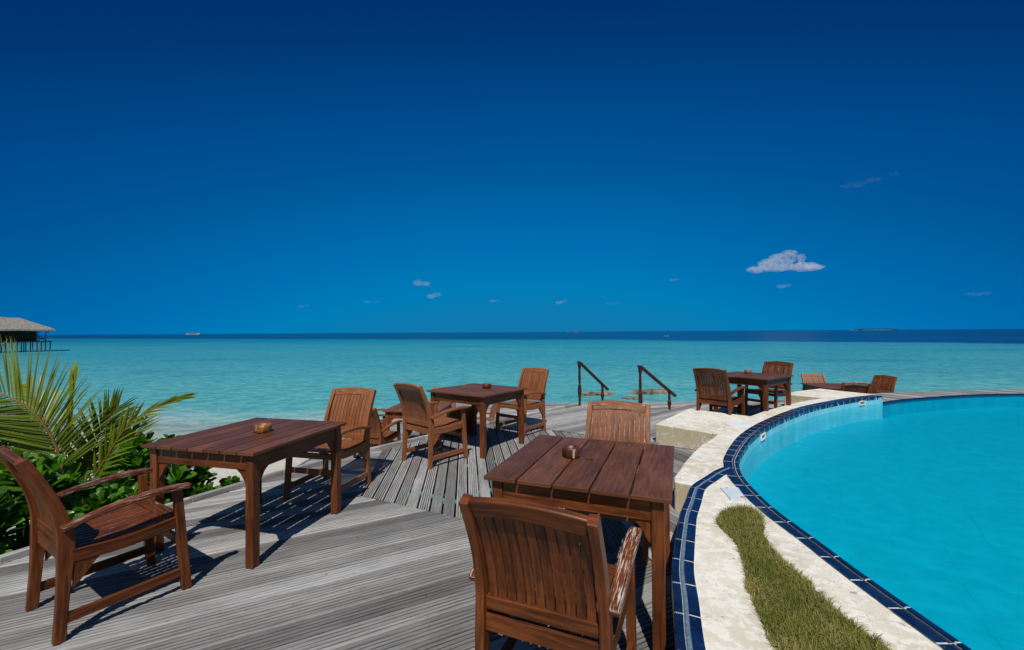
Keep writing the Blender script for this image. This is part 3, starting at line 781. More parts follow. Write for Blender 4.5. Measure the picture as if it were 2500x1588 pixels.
def make_table(nb, W=.92, D=.955):
    """square slatted table, boards along +Y, origin on the floor at the middle"""
    t = thing('dining_table', 'square wooden table', 'table')
    Y = V(0, 1, 0); H = .74; th = .021; gap = .010 if nb > 6 else .010
    bw = (W-(nb-1)*gap)/nb
    bm = bmesh.new()
    for i in range(nb):
        x = -W/2+bw/2+i*(bw+gap)
        if i == nb//2:
            x0, x1 = x-bw/2, x+bw/2
            prism(bm, [(x0, -D/2), (x1, -D/2), (x1, D/2), (x0, D/2)], [[(x+.024*math.cos(k*.3927), .024*math.sin(k*.3927)) for k in range(16)]], H-th, H, uvrot=math.pi/2)
        else:
            sweep(bm, [V(x, -D/2, H-th/2), V(x, D/2, H-th/2)], bw, th, V(1, 0, 0))
    fin(bm, 'tabletop', M_TOP, t, bevel=.003)
    ix, iy = W/2-.062, D/2-.062
    for sx in (-1, 1):
        for sy in (-1, 1):
            bm = bmesh.new(); sweep(bm, [V(sx*ix, sy*iy, 0), V(sx*ix, sy*iy, H-th-.001)], .058, .058, V(1, 0, 0))
            fin(bm, 'leg', M_WOOD, t, bevel=.004)
            for axis in (0, 1):                  # triangular corner brackets
                bm = bmesh.new(); uv = bm.loops.layers.uv.verify()
                pr = [(.030, .612), (.030, .50), (.055, .535), (.085, .585), (.118, .612)]
                vb = random.randint(0, 900)+.2; L = []
                for k in (-.011, .011):
                    L.append([bm.verts.new((sx*(ix-a), sy*iy+k, z) if axis == 0 else (sx*ix+k, sy*(iy-a), z)) for a, z in pr])
                bm.faces.new(L[0]); bm.faces.new(L[1][::-1])
                for i in range(5): bm.faces.new((L[0][i], L[0][(i+1) % 5], L[1][(i+1) % 5], L[1][i]))
                for f in bm.faces:
                    for l in f.loops: l[uv].uv = (l.vert.co.z+3, vb+l.vert.co[axis]*.4)
                fin(bm, 'bracket', M_WOOD, t, bevel=.002)
    zc = H-th-.053; hh = .104
    for s in (-1, 1):
        bm = bmesh.new(); sweep(bm, [V(-ix+.029, s*(iy+.008), zc), V(ix-.029, s*(iy+.008), zc)], .022, hh, Y)
        fin(bm, 'apron', M_WOOD, t, bevel=.002)
        bm = bmesh.new(); sweep(bm, [V(s*(ix+.008), -iy+.029, zc), V(s*(ix+.008), iy-.029, zc)], .022, hh, V(1, 0, 0))
        fin(bm, 'apron', M_WOOD, t, bevel=.002)
    bm = bmesh.new(); sweep(bm, [V(-ix-.002, -.115, H-th-.026), V(ix+.002, -.115, H-th-.026)], .035, .05, Y)
    fin(bm, 'batten', M_WOOD, t, bevel=.002)
    return t

T7 = make_table(7); T5 = make_table(5)
TG = 'square wooden tables on the decks'
def table(src, used, x, y, z, rz, label, age=0, wear=0):
    o = src if not used[0] else copy_tree(src)
    used[0] = True
    o.location = (x, y, z); o.rotation_euler = (0, 0, rz); tag(o, label, 'table', TG)
    for c in o.children:
        c['age'] = age; c['wear'] = wear
    return o
u7, u5 = [False], [False]
table(T7, u7, -1.953, 3.262, 0, -.245, 'seven-board wooden table with a bark ashtray, its striped shadow on the grey boards', .05)
table(T5, u5, .449, 2.523, 0, -.373, 'wide-board wooden table right beside the blue tile edging, next to the pool', .0)
table(T5, u5, -.454, 5.662, 0, -.628-math.pi/2, 'wooden table on the dark radiating boards, between an orange-brown chair and a facing chair', .12)
table(T5, u5, 4.02, 7.22, 0, R(36.5-90), 'dark wooden table behind the plaster block, with a chair on both sides', 0)
table(T5, u5, -1.57, 7.29, -.5, R(83-90), 'wooden table low on the lower deck, half hidden behind chairs near the water', .4, .2)
table(T5, u5, 7.2, 9.62, -.5, R(-8), 'wooden table with only its top showing behind the far plaster block', .1)

C0 = make_chair(); used = [False]
CG = 'slatted wooden armchairs'
def chair(x, y, z, face_deg, label, age=0, wear=0.0, parts=None, tilt=None):
    o = C0 if not used[0] else copy_tree(C0)
    used[0] = True
    o.location = (x, y, z); o.rotation_euler = (tilt[0] if tilt else 0, tilt[1] if tilt else 0, R(face_deg-90))
    tag(o, label, 'armchair', CG)
    for c in o.children:
        c['age'] = age; c['wear'] = (parts or {}).get(c.name.split('.')[0], wear)
    return o
chair(-2.27, 2.445, 0, 58.5, 'dark red-brown armchair seen from the side beside the leafy shrubs, peeling varnish on its armrests', .0, .28, {'armrest': .60, 'seat': .52, 'top_rail': .3, 'back_post': .42})
chair(-1.725, 4.06, 0, 256, 'armchair facing the camera behind the seven-board table, with a bleached top rail', .75, .32, {'top_rail': .56, 'armrest': .1, 'leg': 0, 'stretcher': 0, 'seat_frame': 0})
chair(-.915, 5.06, 0, 49, 'orange-brown armchair turned away on the radiating boards, its back to the camera', .8, .2)
chair(.125, 6.43, 0, 231, 'armchair facing the camera on the far side of the table on the radiating boards', .75, .15)
chair(.192, 1.785, 0, 67, 'nearest armchair, its slatted back to the camera, white worn patches on its right arm', .04, .36, {'armrest': .66, 'top_rail': .36, 'back_post': .36, 'seat': .5, 'backrest': .3, 'stretcher': .1, 'leg': .1})
chair(.715, 3.12, 0, 248, 'faded armchair facing the camera across the wide-board table, varnish worn off its slats', .7, .58, {'top_rail': .58, 'backrest': .5, 'leg': .1, 'seat': .2})
chair(3.25, 6.72, 0, 42, 'dark armchair with its back to the camera just behind the plaster block', .0, .12)
chair(4.50, 7.57, 0, 212, 'dark armchair with white peeling slats facing the camera behind the table by the plaster block', .05, .3, {'backrest': .56})
chair(-2.085, 6.58, -.5, 74, 'low armchair on the lower deck turned away beside the half-hidden table, red seat slats lit', .55, .2)
chair(-2.42, 7.42, -.5, 12, 'low armchair on the lower deck facing right, mostly hidden behind other chairs', .5, .2)
chair(-1.37, 7.95, -.5, 262, 'low armchair facing the camera, only its pale back slats showing behind the half-hidden table', .75, .5)
chair(-.93, 6.42, -.5, 128, 'armchair on the lower deck with its dark slatted back showing beside a table leg', .35, .2)
chair(-.60, 7.25, -.5, 186, 'armchair on the lower deck seen edge-on, its pale post beside the table leg', .8, .6)
chair(7.28, 10.17, -.5, 256, 'pinkish-brown armchair facing the camera beyond the far plaster block', .85, .35)
chair(7.12, 9.14, -.5, 76, 'armchair beyond the far plaster block showing only its dark back under a pale top rail', .5, .45, {'top_rail': .7, 'backrest': 0})  # backrest left unworn, its colour darker for the shade behind
chair(8.32, 9.92, -.5, 192, 'armchair turned sideways beyond the far plaster block, nearest to the open deck strip', .35, .25)

def mat_bark(name, ca, cb, cc):
    t = NT(name); P = t.new('ShaderNodeTexCoord').outputs['Object']; x, y, z = t.sep(P)
    n = t.noise(t.comb(t.math('MULTIPLY', x, 60), t.math('MULTIPLY', y, 60), t.math('MULTIPLY', z, 14)), 1, 5, .7)
    m = t.noise(P, 30, 3, .6)
    c = t.mix(t.ss(n, .35, .65), ca, cb); c = t.mix(t.ss(m, .60, .70), c, cc)
    t.base(c); t.rough(.4); t.spec(.5); t.bump(n, .8, .004); return t.m
BARK1 = mat_bark('orange bark', (.13, .038, .008), (.34, .15, .04), (.6, .42, .25))
BARK2 = mat_bark('dark red bark', (.045, .010, .005), (.14, .034, .013), (.30, .2, .15))
def ashtray(x, y, rz, mat, label, strip=False, sc=1.0):
    bm = bmesh.new(); seg = 36; rr = []
    prof = [(.046, 0), (.050, .004), (.0535, .02), (.0545, .035), (.053, .052), (.050, .0575), (.040, .058), (.0335, .055), (.031, .028), (.0, .026)]
    rings = []
    for r, z in prof:
        ring = []
        for k in range(seg):
            a = 2*math.pi*k/seg; q = r*(1+.035*mnoise.noise(V(math.cos(a)*2.2, math.sin(a)*2.2, z*14+x*3))+.012*math.sin(a*13))
            ring.append(bm.verts.new((q*math.cos(a)*sc, q*math.sin(a)*sc, z*(1+.03*math.sin(a*2)))))
        rings.append(ring)
    for a, b in zip(rings, rings[1:]):
        for k in range(seg): bm.faces.new((a[k], a[(k+1) % seg], b[(k+1) % seg], b[k]))
    bm.faces.new(rings[0])
    bmesh.ops.remove_doubles(bm, verts=bm.verts[:], dist=1e-5)
    o = fin(bm, 'ashtray', mat, smooth=True, loc=(x, y, .741)); o.rotation_euler = (0, 0, rz)
    tag(o, label, 'ashtray', 'log-slice ashtrays on the tables')
    if strip:
        bm = bmesh.new(); a = -1.62
        sweep(bm, [V(.0555*math.cos(a), .0555*math.sin(a), .006), V(.0565*math.cos(a), .0565*math.sin(a), .054)], .012, .003, V(-math.sin(a), math.cos(a), 0))
        fin(bm, 'bare_strip', simple('bare wood', (.42, .38, .33), .8), parent=o)
    return o
ashtray(-1.90, 3.27, .4, BARK1, 'orange bark-covered wooden ashtray on the seven-board table', sc=1.12)
ashtray(.35, 2.575, .15, BARK2, 'dark red log ashtray with a bare grey strip, on the wide-board table', True, 1.0)
ashtray(-.34, 5.72, 1.4, BARK2, 'dark wooden ashtray on the table standing on the radiating boards', sc=1.1)
ashtray(4.12, 7.5, 2.2, BARK1, 'brown wooden ashtray on the dark table behind the plaster block', sc=1.1)

# small dark deck lamp by the kerb
bm = bmesh.new(); lathe(bm, [(.05, 0), (.05, .02), (.044, .045), (.028, .062), (.006, .068)], seg=20)
dl = fin(bm, 'deck_lamp', simple('black plastic', (.02, .022, .025), .35), smooth=True, loc=(-1.86, 5.16, .001))
tag(dl, 'small black domed lamp on the deck edge beside an armchair foot', 'lamp')
bm = bmesh.new(); lathe(bm, [(.013, .066), (.013, .072), (.006, .078), (.001, .079)], seg=12)
fin(bm, 'lens', simple('white glint', (.85, .85, .85), .1), parent=dl, smooth=True)  # white cap puts the dome's highlight in as a colour

# ------------------------------------------------------------------ handrails
def handrail(a, b, label):
    a = Vector(a); b = Vector(b); d = (b-a); dn = V(d.x, d.y, 0).normalized()
    t = thing('handrail', label, 'handrail', a, 0, 'handrails at the steps')
    def post(h, o):
        bm = bmesh.new(); k = h
        pr = [(.030, 0), (.030, .006), (.018, .012), (.0215, .06*k), (.030, .24*k), (.031, .26*k), (.037, .285*k), (.037, .44*k), (.030, .48*k), (.022, .50*k), (.027, .66*k), (.022, .84*k), (.024, .88*k), (.036, .93*k), (.034, 1.0*k)]
        lathe(bm, pr, seg=8)
        return fin(bm, 'post', M_RAIL, parent=t, smooth=False, loc=o)
    post(.85, (0, 0, 0)); post(.36, (d.x, d.y, 0))
    bm = bmesh.new(); s = V(-dn.y, dn.x, 0)
    p0 = V(0, 0, .875)-dn*.05; p1 = V(d.x, d.y, .355); e = (p1-V(0, 0, .855)).normalized()
    sweep(bm, [p0, V(0, 0, .872)+e*.03, p1, p1+e*.24], .055, .046, s)
    fin(bm, 'rail', M_RAIL, parent=t, bevel=.008)
    return t
M_RAIL = wood('dark rail wood', (.022, .007, .0045), (.075, .022, .012), rough=.4)
handrail((1.35, 8.62, 0), (1.35+.57, 8.62+.54, 0), 'dark turned-wood handrail on the left side of the steps to the water')
handrail((2.24, 7.52, 0), (2.24+.72, 7.52+.585, 0), 'dark turned-wood handrail on the right side of the steps, nearest the plaster block')

# ------------------------------------------------------------------ plants on the left
def mat_leaf(name, ca, cb, trans=.3, rough=.32, spec=.5):
    t = NT(name)
    a = t.new('ShaderNodeAttribute', attribute_type='GEOMETRY', attribute_name='tone').outputs['Fac']
    P = t.new('ShaderNodeNewGeometry').outputs['Position']
    c = t.mix(a, ca, cb); c = t.mix(t.math('MULTIPLY', t.noise(P, 45, 3), .35), c, t.mix(1, c, (.55, .6, .5), 'MULTIPLY'))
    t.base(c); t.rough(rough); t.spec(spec)
    tl_ = t.new('ShaderNodeBsdfTranslucent'); t.l.new(t.mix(1, c, (1.5, 1.6, .7), 'MULTIPLY'), tl_.inputs[0])
    mx = t.new('ShaderNodeMixShader'); mx.inputs[0].default_value = trans
    t.l.new(t.p.outputs[0], mx.inputs[1]); t.l.new(tl_.outputs[0], mx.inputs[2]); t.l.new(mx.outputs[0], t.out.inputs[0]); return t.m
M_SHRUB = mat_leaf('glossy shrub leaf', (.022, .085, .006), (.11, .27, .02))
M_PALM = mat_leaf('palm leaflet', (.018, .062, .003), (.28, .32, .014), .38, .38)
M_STEM = simple('green stem', (.10, .09, .03), .7, .3, .5, 30)

def leaf(bm, lay, base, d, n, L, wd, tone, curl):
    """spoon-shaped leaf: base, direction d, normal n"""
    s = d.cross(n).normalized(); prev = None
    for i, (f, w) in enumerate(((0, .10), (.25, .30), (.5, .66), (.75, 1.0), (.92, .80), (1.0, .25))):
        p = base + d*L*f + n*curl*L*(f*f-.35*f)
        up_ = n*wd*w*.22
        r = [bm.verts.new(p-s*wd*w*.5+up_), bm.verts.new(p), bm.verts.new(p+s*wd*w*.5+up_)]
        for v in r: v[lay] = tone
        if prev:
            for k in range(2):
                f_ = bm.faces.new((prev[k], prev[k+1], r[k+1], r[k])); f_.smooth = True
        prev = r

SG = 'leafy beach shrubs along the deck edge'
def shrub(x, y, h, rad, n, label, seed, size=1.0):
    rg = random.Random(seed); z0 = beach_z(x, y)
    t = thing('shrub', label, 'shrub', (x, y, z0), 0, SG)
    bs = bmesh.new(); bl = bmesh.new(); lay = bl.verts.layers.float.new('tone')
    for i in range(n):
        a = rg.uniform(0, 6.283); rr = rad*math.sqrt(rg.random()); hz = h*(1-.45*(rr/rad)**2)*rg.uniform(.62, 1.04)
        tip = V(rr*math.cos(a), rr*math.sin(a), hz)
        b0 = V(tip.x*.25, tip.y*.25, 0); mid = b0.lerp(tip, .55)+V(rg.uniform(-.04, .04), rg.uniform(-.04, .04), .02)
        tube(bs, [b0, mid, tip], [.011, .009, .006], 5)
        ax_ = (tip-mid).normalized()+V(0, 0, .8)+V(0, -.35, 0); ax_.normalize()
        u_ = ax_.orthogonal().normalized(); w_ = ax_.cross(u_); nl = rg.randint(11, 15); ph = rg.uniform(0, 6)
        tn0 = rg.uniform(.15, .75)
        for k in range(nl):
            f = k/nl; an = ph+k*2.4; spread = .25+1.05*f
            out_ = u_*math.cos(an)+w_*math.sin(an)
            d = (ax_*math.cos(spread)+out_*math.sin(spread)).normalized(); nn = (ax_*math.sin(spread)-out_*math.cos(spread)).normalized()
            L = rg.uniform(.125, .185)*size*(1-.25*(1-f))
            leaf(bl, lay, tip-ax_*.07*f, d, nn, L, L*rg.uniform(.42, .54), min(1, max(0, tn0+rg.uniform(-.25, .3)+(.35 if rg.random() < .06 else 0))), rg.uniform(-.35, .25))
    fin(bs, 'stem', M_STEM, parent=t, smooth=True)
    fin(bl, 'foliage', M_SHRUB, parent=t, normals=False)
    return t
shrub(-3.95, 2.75, 1.12, .48, 46, 'tall leafy green shrub at the left edge, behind the side-on armchair', 1, 1.25)
shrub(-3.75, 3.35, 1.02, .45, 44, 'broad leafy shrub in front of the palm stem', 2, 1.2)
shrub(-3.35, 3.62, .80, .36, 36, 'low leafy shrub at the kerb beside the far armrest of the side-on armchair', 3, 1.15)
shrub(-3.55, 4.25, .98, .45, 42, 'leafy shrub growing under the bent palm frond', 4, 1.1)
shrub(-3.10, 4.30, .64, .30, 30, 'bright green shrub showing between the legs of the seven-board table', 5, 1.0)
shrub(-2.95, 4.62, .44, .23, 24, 'smallest bright green shrub, at the edge of the white shingle', 6, .95)
shrub(-4.7, 3.6, 1.15, .5, 40, 'leafy shrub behind the palm at the left edge', 7, 1.15)
shrub(-4.25, 4.6, .95, .5, 36, 'leafy shrub behind the palm, above the sand', 8, 1.1)

def frond(t, pts, L0, lp, n, tone, plane_n, seed, amin=.5, amax=1.15, skip=0, rad=.012, droop=.1, wid=.017, ratio=1.0, stem=.12, name='frond'):
    """pinnate palm leaf: rachis through pts, leaflets on both sides"""
    rg = random.Random(seed); rc = resample(catmull(pts, .05), .03); m = len(rc)
    bm = bmesh.new(); lay = bm.verts.layers.float.new('tone')
    br = bmesh.new(); tube(br, rc, [rad*(1-.8*i/m) for i in range(m)], 6)
    pn = Vector(plane_n).normalized()
    for side in (-1, 1):
        for k in range(n):
            f = stem+(1-stem)*(k+rg.uniform(0, .5))/n; i = min(m-2, int(f*(m-1)))
            if rg.random() < skip: continue
            tg = (rc[i+1]-rc[max(0, i-1)]).normalized(); sv = (tg.cross(pn)*side).normalized()
            ang = amax+(amin-amax)*f + rg.uniform(-.05, .05)
            d = (tg*math.cos(ang)+sv*math.sin(ang)+pn*rg.uniform(-.08, .16)).normalized()
            L = L0*lp(f)*rg.uniform(.88, 1.06)*(ratio if side < 0 else 1); nrm = d.cross(tg).cross(d).normalized()
            nn = (pn*.75+nrm*.4*rg.uniform(.4, 1)).normalized(); s = d.cross(nn).normalized()
            tn = min(1, max(0, rg.gauss(tone, .13))); prev = None; dr = droop*rg.uniform(.5, 1.6)
            for j, (g, w) in enumerate(((0, .5), (.12, 1), (.45, .95), (.75, .6), (1, .06))):
                p = rc[i]+d*L*g+V(0, 0, -dr*L*g*g)
                r = [bm.verts.new(p-s*wid*w*.5), bm.verts.new(p+nn*wid*w*.22), bm.verts.new(p+s*wid*w*.5)]
                for v in r: v[lay] = min(1, tn+(.35*g if tone > .3 else .1*g))
                if prev:
                    for q in range(2): bm.faces.new((prev[q], prev[q+1], r[q+1], r[q]))
                prev = r
    o = fin(bm, name, M_PALM, parent=t, normals=False)
    fin(br, 'rachis', M_RACH, parent=o, smooth=True)
M_RACH = simple('yellow brown rachis', (.24, .13, .035), .5, .4, .4, 30)
palm = thing('palm_tree', 'young coconut palm with a broad arching frond and a bent frond, at the left edge', 'palm', (-4.05, 3.95, 0))
def PL(*p): return [V(a+4.05, b-3.95, c) for a, b, c in p]
bm = bmesh.new(); tube(bm, PL((-4.05, 3.95, -.58), (-4.06, 3.95, -.35), (-4.08, 3.95, -.1)), [.075, .065, .04], 10)
fin(bm, 'trunk', simple('fibrous trunk', (.13, .085, .045), .9, .2, .6, 40, .5), parent=palm, smooth=True)
bell = lambda f: math.sin(math.pi*min(1, .12+f*.80))**.6
frond(palm, PL((-4.07, 3.95, -.12), (-4.09, 3.92, .25), (-4.15, 3.88, .55), (-4.25, 3.82, .79), (-4.42, 3.75, .96), (-4.65, 3.68, 1.05), (-4.92, 3.6, 1.05), (-5.2, 3.52, .96)), .66, lambda f: bell(f)*(1 if f < .45 else 1-.55*(f-.45)), 92, .36, (.25, -1, .25), 11, .5, 1.12, rad=.014, droop=.06, stem=.2, wid=.021, ratio=1.0)
frond(palm, PL((-4.02, 3.95, -.15), (-3.86, 3.92, .10), (-3.66, 3.88, .38), (-3.5, 3.85, .60), (-3.32, 3.82, .76), (-3.05, 3.80, .88), (-2.86, 3.78, .945)), 0.5, lambda f: (.62 if f < .5 else .75*(1-f)+.34), 19, .46, (.2, -1, .35), 12, .05, .80, skip=.25, rad=.012, droop=.10, stem=.26, wid=.022)
frond(palm, PL((-4.10, 4.0, -.1), (-4.28, 4.15, .4), (-4.32, 4.2, .75), (-4.34, 4.25, 1.02)), .30, lambda f: .5+.5*f, 10, .75, (.1, -1, .1), 13, .03, .12, rad=.012, droop=0, stem=.5, wid=.03)
frond(palm, PL((-4.10, 4.0, -.1), (-4.5, 4.2, .42), (-4.85, 4.4, .78), (-5.1, 4.5, .98)), .42, bell, 56, .62, (.3, -1, .3), 14, .4, 1.0, rad=.012, droop=.08, stem=.3)
frond(palm, PL((-4.12, 3.9, -.1), (-4.5, 3.65, .25), (-4.85, 3.5, .38), (-5.2, 3.35, .34)), .5, bell, 40, .30, (.2, -.7, .6), 15, .4, 1.0, rad=.011, droop=.15, stem=.25)
frond(palm, PL((-4.05, 3.9, -.1), (-3.92, 3.75, .15), (-3.82, 3.65, .28), (-3.72, 3.55, .30)), .26, bell, 14, .95, (.2, -.9, .5), 16, .4, 1.0, rad=.009, droop=.3, stem=.3)
frond(palm, PL((-4.1, 3.95, -.1), (-4.4, 3.98, .32), (-4.8, 3.98, .56), (-5.2, 3.92, .56)), .52, bell, 60, .12, (.25, -1, .35), 18, .45, 1.1, rad=.011, droop=.16, stem=.2, wid=.02)
frond(palm, PL((-4.0, 3.98, -.1), (-3.98, 4.05, .28), (-3.92, 4.1, .56), (-3.80, 4.15, .80)), .46, bell, 46, .22, (.2, -1, .25), 19, .35, 1.05, rad=.010, droop=.12, stem=.2, wid=.018)
frond(palm, PL((-4.03, 3.98, -.1), (-3.85, 4.1, .25), (-3.75, 4.2, .48), (-3.68, 4.3, .62)), .42, bell, 18, .35, (.2, -1, .3), 17, .25, .8, rad=.009, droop=.12, stem=.3)

# ------------------------------------------------------------------ sea rocks
M_ROCK = simple('pitted coral rock', (.24, .21, .16), .95, .2, .62, 5, .8, c2=(.05, .045, .035))
def rock(pts, w, h, label, seed):
    rg = random.Random(seed); P = resample([V(*p, 0) for p in pts], .16); P, N = offs(P); bm = bmesh.new(); rings = []
    c0 = P[len(P)//2].copy()
    for i, (p, n) in enumerate(zip(P, N)):
        e = min(1, 4*min(i, len(P)-1-i)/len(P)+.15); ring = []
        for k in range(9):
            a = math.pi*k/8; q = mnoise.noise(V(i*.7+seed, k*.9, 1))*.4+1
            ring.append(bm.verts.new(p-c0+n*math.cos(a)*w*.5*q*e+V(0, 0, -.12+(min(1, math.sin(a)*1.7)*h+.12)*q*(e**.4))))
        rings.append(ring)
    for a, b in zip(rings, rings[1:]):
        for k in range(8): bm.faces.new((a[k], a[k+1], b[k+1], b[k]))
    for r in (rings[0], rings[-1]): bm.faces.new(r)
    o = fin(bm, 'rock_ledge', M_ROCK, loc=(c0.x, c0.y, SEA)); tag(o, label, 'rock', 'rock ledges in the shallows'); return o
rock([(2.55, 16.7), (3.2, 16.85), (3.7, 16.9), (4.15, 16.85)], .5, .09, 'low dark rock ledge in the shallow water between the two handrails', 1)
rock([(4.65, 17.0), (5.2, 17.15), (5.8, 17.2), (6.35, 17.15)], .55, .15, 'higher tan rock ledge in the shallow water behind the right handrail', 2)
rock([(4.0, 16.3), (4.4, 16.0), (4.75, 15.5)], .6, .015, 'flat submerged rock between the two ledges', 3)

# ------------------------------------------------------------------ hut over the water
def mat_thatch():
    t = NT('grey thatch'); P = t.new('ShaderNodeTexCoord').outputs['Object']; x, y, z = t.sep(P)
    n = t.noise(t.comb(t.math('MULTIPLY', x, 3), t.math('MULTIPLY', y, 3), t.math('MULTIPLY', z, .9)), 2.2, 6, .75)
    m = t.noise(P, .5, 3, .6)
    c = t.mix(t.ss(n, .3, .7), (.13, .12, .105), (.36, .34, .31)); c = t.mix(t.math('MULTIPLY', t.ss(m, .4, .65), .4), c, (.2, .17, .13))
    t.base(c); t.rough(.95); t.spec(.1); t.bump(n, .9, .15); return t.m
hut = thing('water_hut', 'thatched hut on stilts over the lagoon at the left edge', 'hut', (-69.8, 63.5, SEA), R(48.6))
def hb(name, boxes, mat, parent=hut, bevel=0):
    bm = bmesh.new()
    for (x0, x1, y0, y1, z0, z1) in boxes:
        sweep(bm, [V((x0+x1)/2, (y0+y1)/2, z0), V((x0+x1)/2, (y0+y1)/2, z1)], x1-x0, y1-y0, V(1, 0, 0))
    return fin(bm, name, mat, parent=parent, bevel=bevel)
M_HUT = simple('dark hut wall', (.030, .022, .016), .8, .2, .5, 3)
M_PILE = simple('dark timber', (.035, .030, .028), .85, .2, .5, 3)
bm = bmesh.new()
ev = [(-11, -.75), (1.42, -.75), (1.42, 5.6), (-11, 5.6)]
E0 = [bm.verts.new((x, y, 3.12)) for x, y in ev]; E1 = [bm.verts.new((x, y, 3.30)) for x, y in ev]; r0, r1 = bm.verts.new((-8.5, 2.4, 5.25)), bm.verts.new((-2.1, 2.4, 5.02))
for i in range(4): bm.faces.new((E0[i], E0[(i+1) % 4], E1[(i+1) % 4], E1[i]))
bm.faces.new((E1[0], E1[1], r1, r0)); bm.faces.new((E1[1], E1[2], r1)); bm.faces.new((E1[2], E1[3], r0, r1)); bm.faces.new((E1[3], E1[0], r0)); bm.faces.new(E0)
bmesh.ops.subdivide_edges(bm, edges=bm.edges[:], cuts=9, use_grid_fill=True)
for v in bm.verts:
    v.co.z += .08*mnoise.noise(v.co*1.3)-(.12*abs(mnoise.noise(v.co*4)) if v.co.z < 3.2 else 0)
fin(bm, 'thatched_roof', mat_thatch(), parent=hut)
hb('wall', [(-10, -.41, .1, 4.6, 1.5, 3.2)], M_HUT)
hb('platform', [(-10.5, 1.13, -.3, 5.0, 1.38, 1.55), (-10.5, -3.2, -1.6, -.3, 1.0, 1.15)], M_PILE)
for px_ in (-.31, .49): hb('porch_post', [(px_-.05, px_+.05, -.05, .07, 1.55, 3.2)], M_PILE)
for x0_, x1_ in ((.49, .95), (-.31, .1)):
    bm = bmesh.new(); sweep(bm, [V(x0_, 0, 2.75), V(x1_, -.3, 3.15)], .06, .06, V(0, 1, 0)); fin(bm, 'porch_brace', M_PILE, parent=hut)
pc_ = hb('porch_chair', [(-.15, .38, .5, 1.2, 1.85, 2.0)], M_PILE)
hb('backrest', [(-.15, -.08, .5, 1.2, 2.0, 2.35)], M_PILE, parent=pc_)
for x_ in (-.12, .33): hb('leg', [(x_-.03, x_+.03, .5, .56, 1.55, 1.85)], M_PILE, parent=pc_)
for px_ in (-5.2, -4.5, -3.86, -3.43, -2.8, -2.29, -1.92, -1.67, -1.47, -1.02, -.82, -.37, .04, .45, 1.02):
    y_ = 3.2*(abs(math.sin(px_*7)) > .72); hb('stilt', [(px_-.06, px_+.06, -.1+y_, .05+y_, -1.3, 1.42)], M_PILE)
M_PALE = simple('pale timber', (.3, .2, .13), .7)
bm = bmesh.new(); sweep(bm, [V(-3.55, -.9, 1.15), V(-3.15, -.9, 1.95)], .05, .05, V(0, 1, 0)); fin(bm, 'stair_rail', M_PALE, parent=hut)

# ------------------------------------------------------------------ far boats and islands
def px2w(u, v, Y): return ((u-1250)/1046.08*Y, Y)
def boat(u, Y, L, label, mast=False, cat='boat'):
    x, y = px2w(u, 0, Y); t = thing('boat', label, cat, (x, y, SEA))
    bm = bmesh.new(); sec = []
    for f, w, z0, z1 in ((-.5, .5, .0, .09), (-.42, .8, -.01, .075), (0, 1, -.02, .06), (.35, .8, -.01, .075), (.5, .06, .03, .11)):
        sec.append([bm.verts.new((f*L, s*w*L*.09*g, z*L)) for s, g, z in ((-1, 1, z1), (-1, .6, z0), (1, .6, z0), (1, 1, z1))])
    for a, b in zip(sec, sec[1:]):
        for k in range(4): bm.faces.new((a[k], a[(k+1) % 4], b[(k+1) % 4], b[k]))
    bm.faces.new(sec[0]); bm.faces.new(sec[-1])
    fin(bm, 'hull', M_BOAT, parent=t)
    bm = bmesh.new(); sweep(bm, [V(-.38*L, 0, .10*L), V(.28*L, 0, .10*L)], .12*L, .035*L, V(0, 1, 0)); sweep(bm, [V(-.30*L, 0, .135*L), V(.12*L, 0, .135*L)], .10*L, .02*L, V(0, 1, 0))
    fin(bm, 'cabin', M_CABIN, parent=t)
    return t
M_BOAT = simple('white hull', (.62, .66, .68), .4); M_CABIN = simple('grey cabin', (.16, .19, .21), .6, .3, .6, .3)
boat(471, 1500, 46, 'long white boat with a dark cabin on the horizon to the left')
boat(1626, 200, 2.2, 'tiny white boat on the deep blue water between the handrails')
def mat_isle():
    t = NT('far island trees'); P = t.new('ShaderNodeTexCoord').outputs['Object']; n = t.noise(P, .08, 4, .7)
    t.base(t.mix(t.ss(n, .35, .65), (.006, .035, .045), (.012, .065, .06))); t.rough(.9); t.spec(.1); return t.m  # distance haze put into the tree colour as blue-green
M_ISLE = mat_isle(); M_STRAND = simple('pale strand', (.22, .30, .32), .9, .1, .5, .02)
def isle(u0, u1, Y, h, label, mast=None):
    x0, x1 = px2w(u0, 0, Y)[0], px2w(u1, 0, Y)[0]; L = x1-x0; t = thing('island', label, 'island', ((x0+x1)/2, Y, SEA))
    bm = bmesh.new(); n = 60; rows_ = []
    for j, (yy, k) in enumerate(((-.12, 0), (-.10, .8), (0, 1), (.10, .8), (.12, 0))):
        r = []
        for i in range(n+1):
            f = i/n; e = min(1, 6*min(f, 1-f)); q = .78+.35*mnoise.noise(V(f*17+u0, j*2.1, 0))+.12*mnoise.noise(V(f*60, j, 5))
            r.append(bm.verts.new(((f-.5)*L, yy*L, 1.0+h*k*e**.5*q)))
        rows_.append(r)
    for a, b in zip(rows_, rows_[1:]):
        for i in range(n): bm.faces.new((a[i], a[i+1], b[i+1], b[i]))
    fin(bm, 'tree_cover', M_ISLE, parent=t)
    bm = bmesh.new(); lathe(bm, [(.60*L, -.4), (.585*L, .6), (.54*L, 1.5)], seg=40)
    for v in bm.verts: v.co.y *= .26; v.co.x -= .06*L
    fin(bm, 'strand', M_STRAND, parent=t)
    if mast:
        bm = bmesh.new(); tube(bm, [V(mast*L, 0, 0), V(mast*L, 0, h*2.2)], [.9, .5], 6); fin(bm, 'mast', M_CABIN, parent=t)
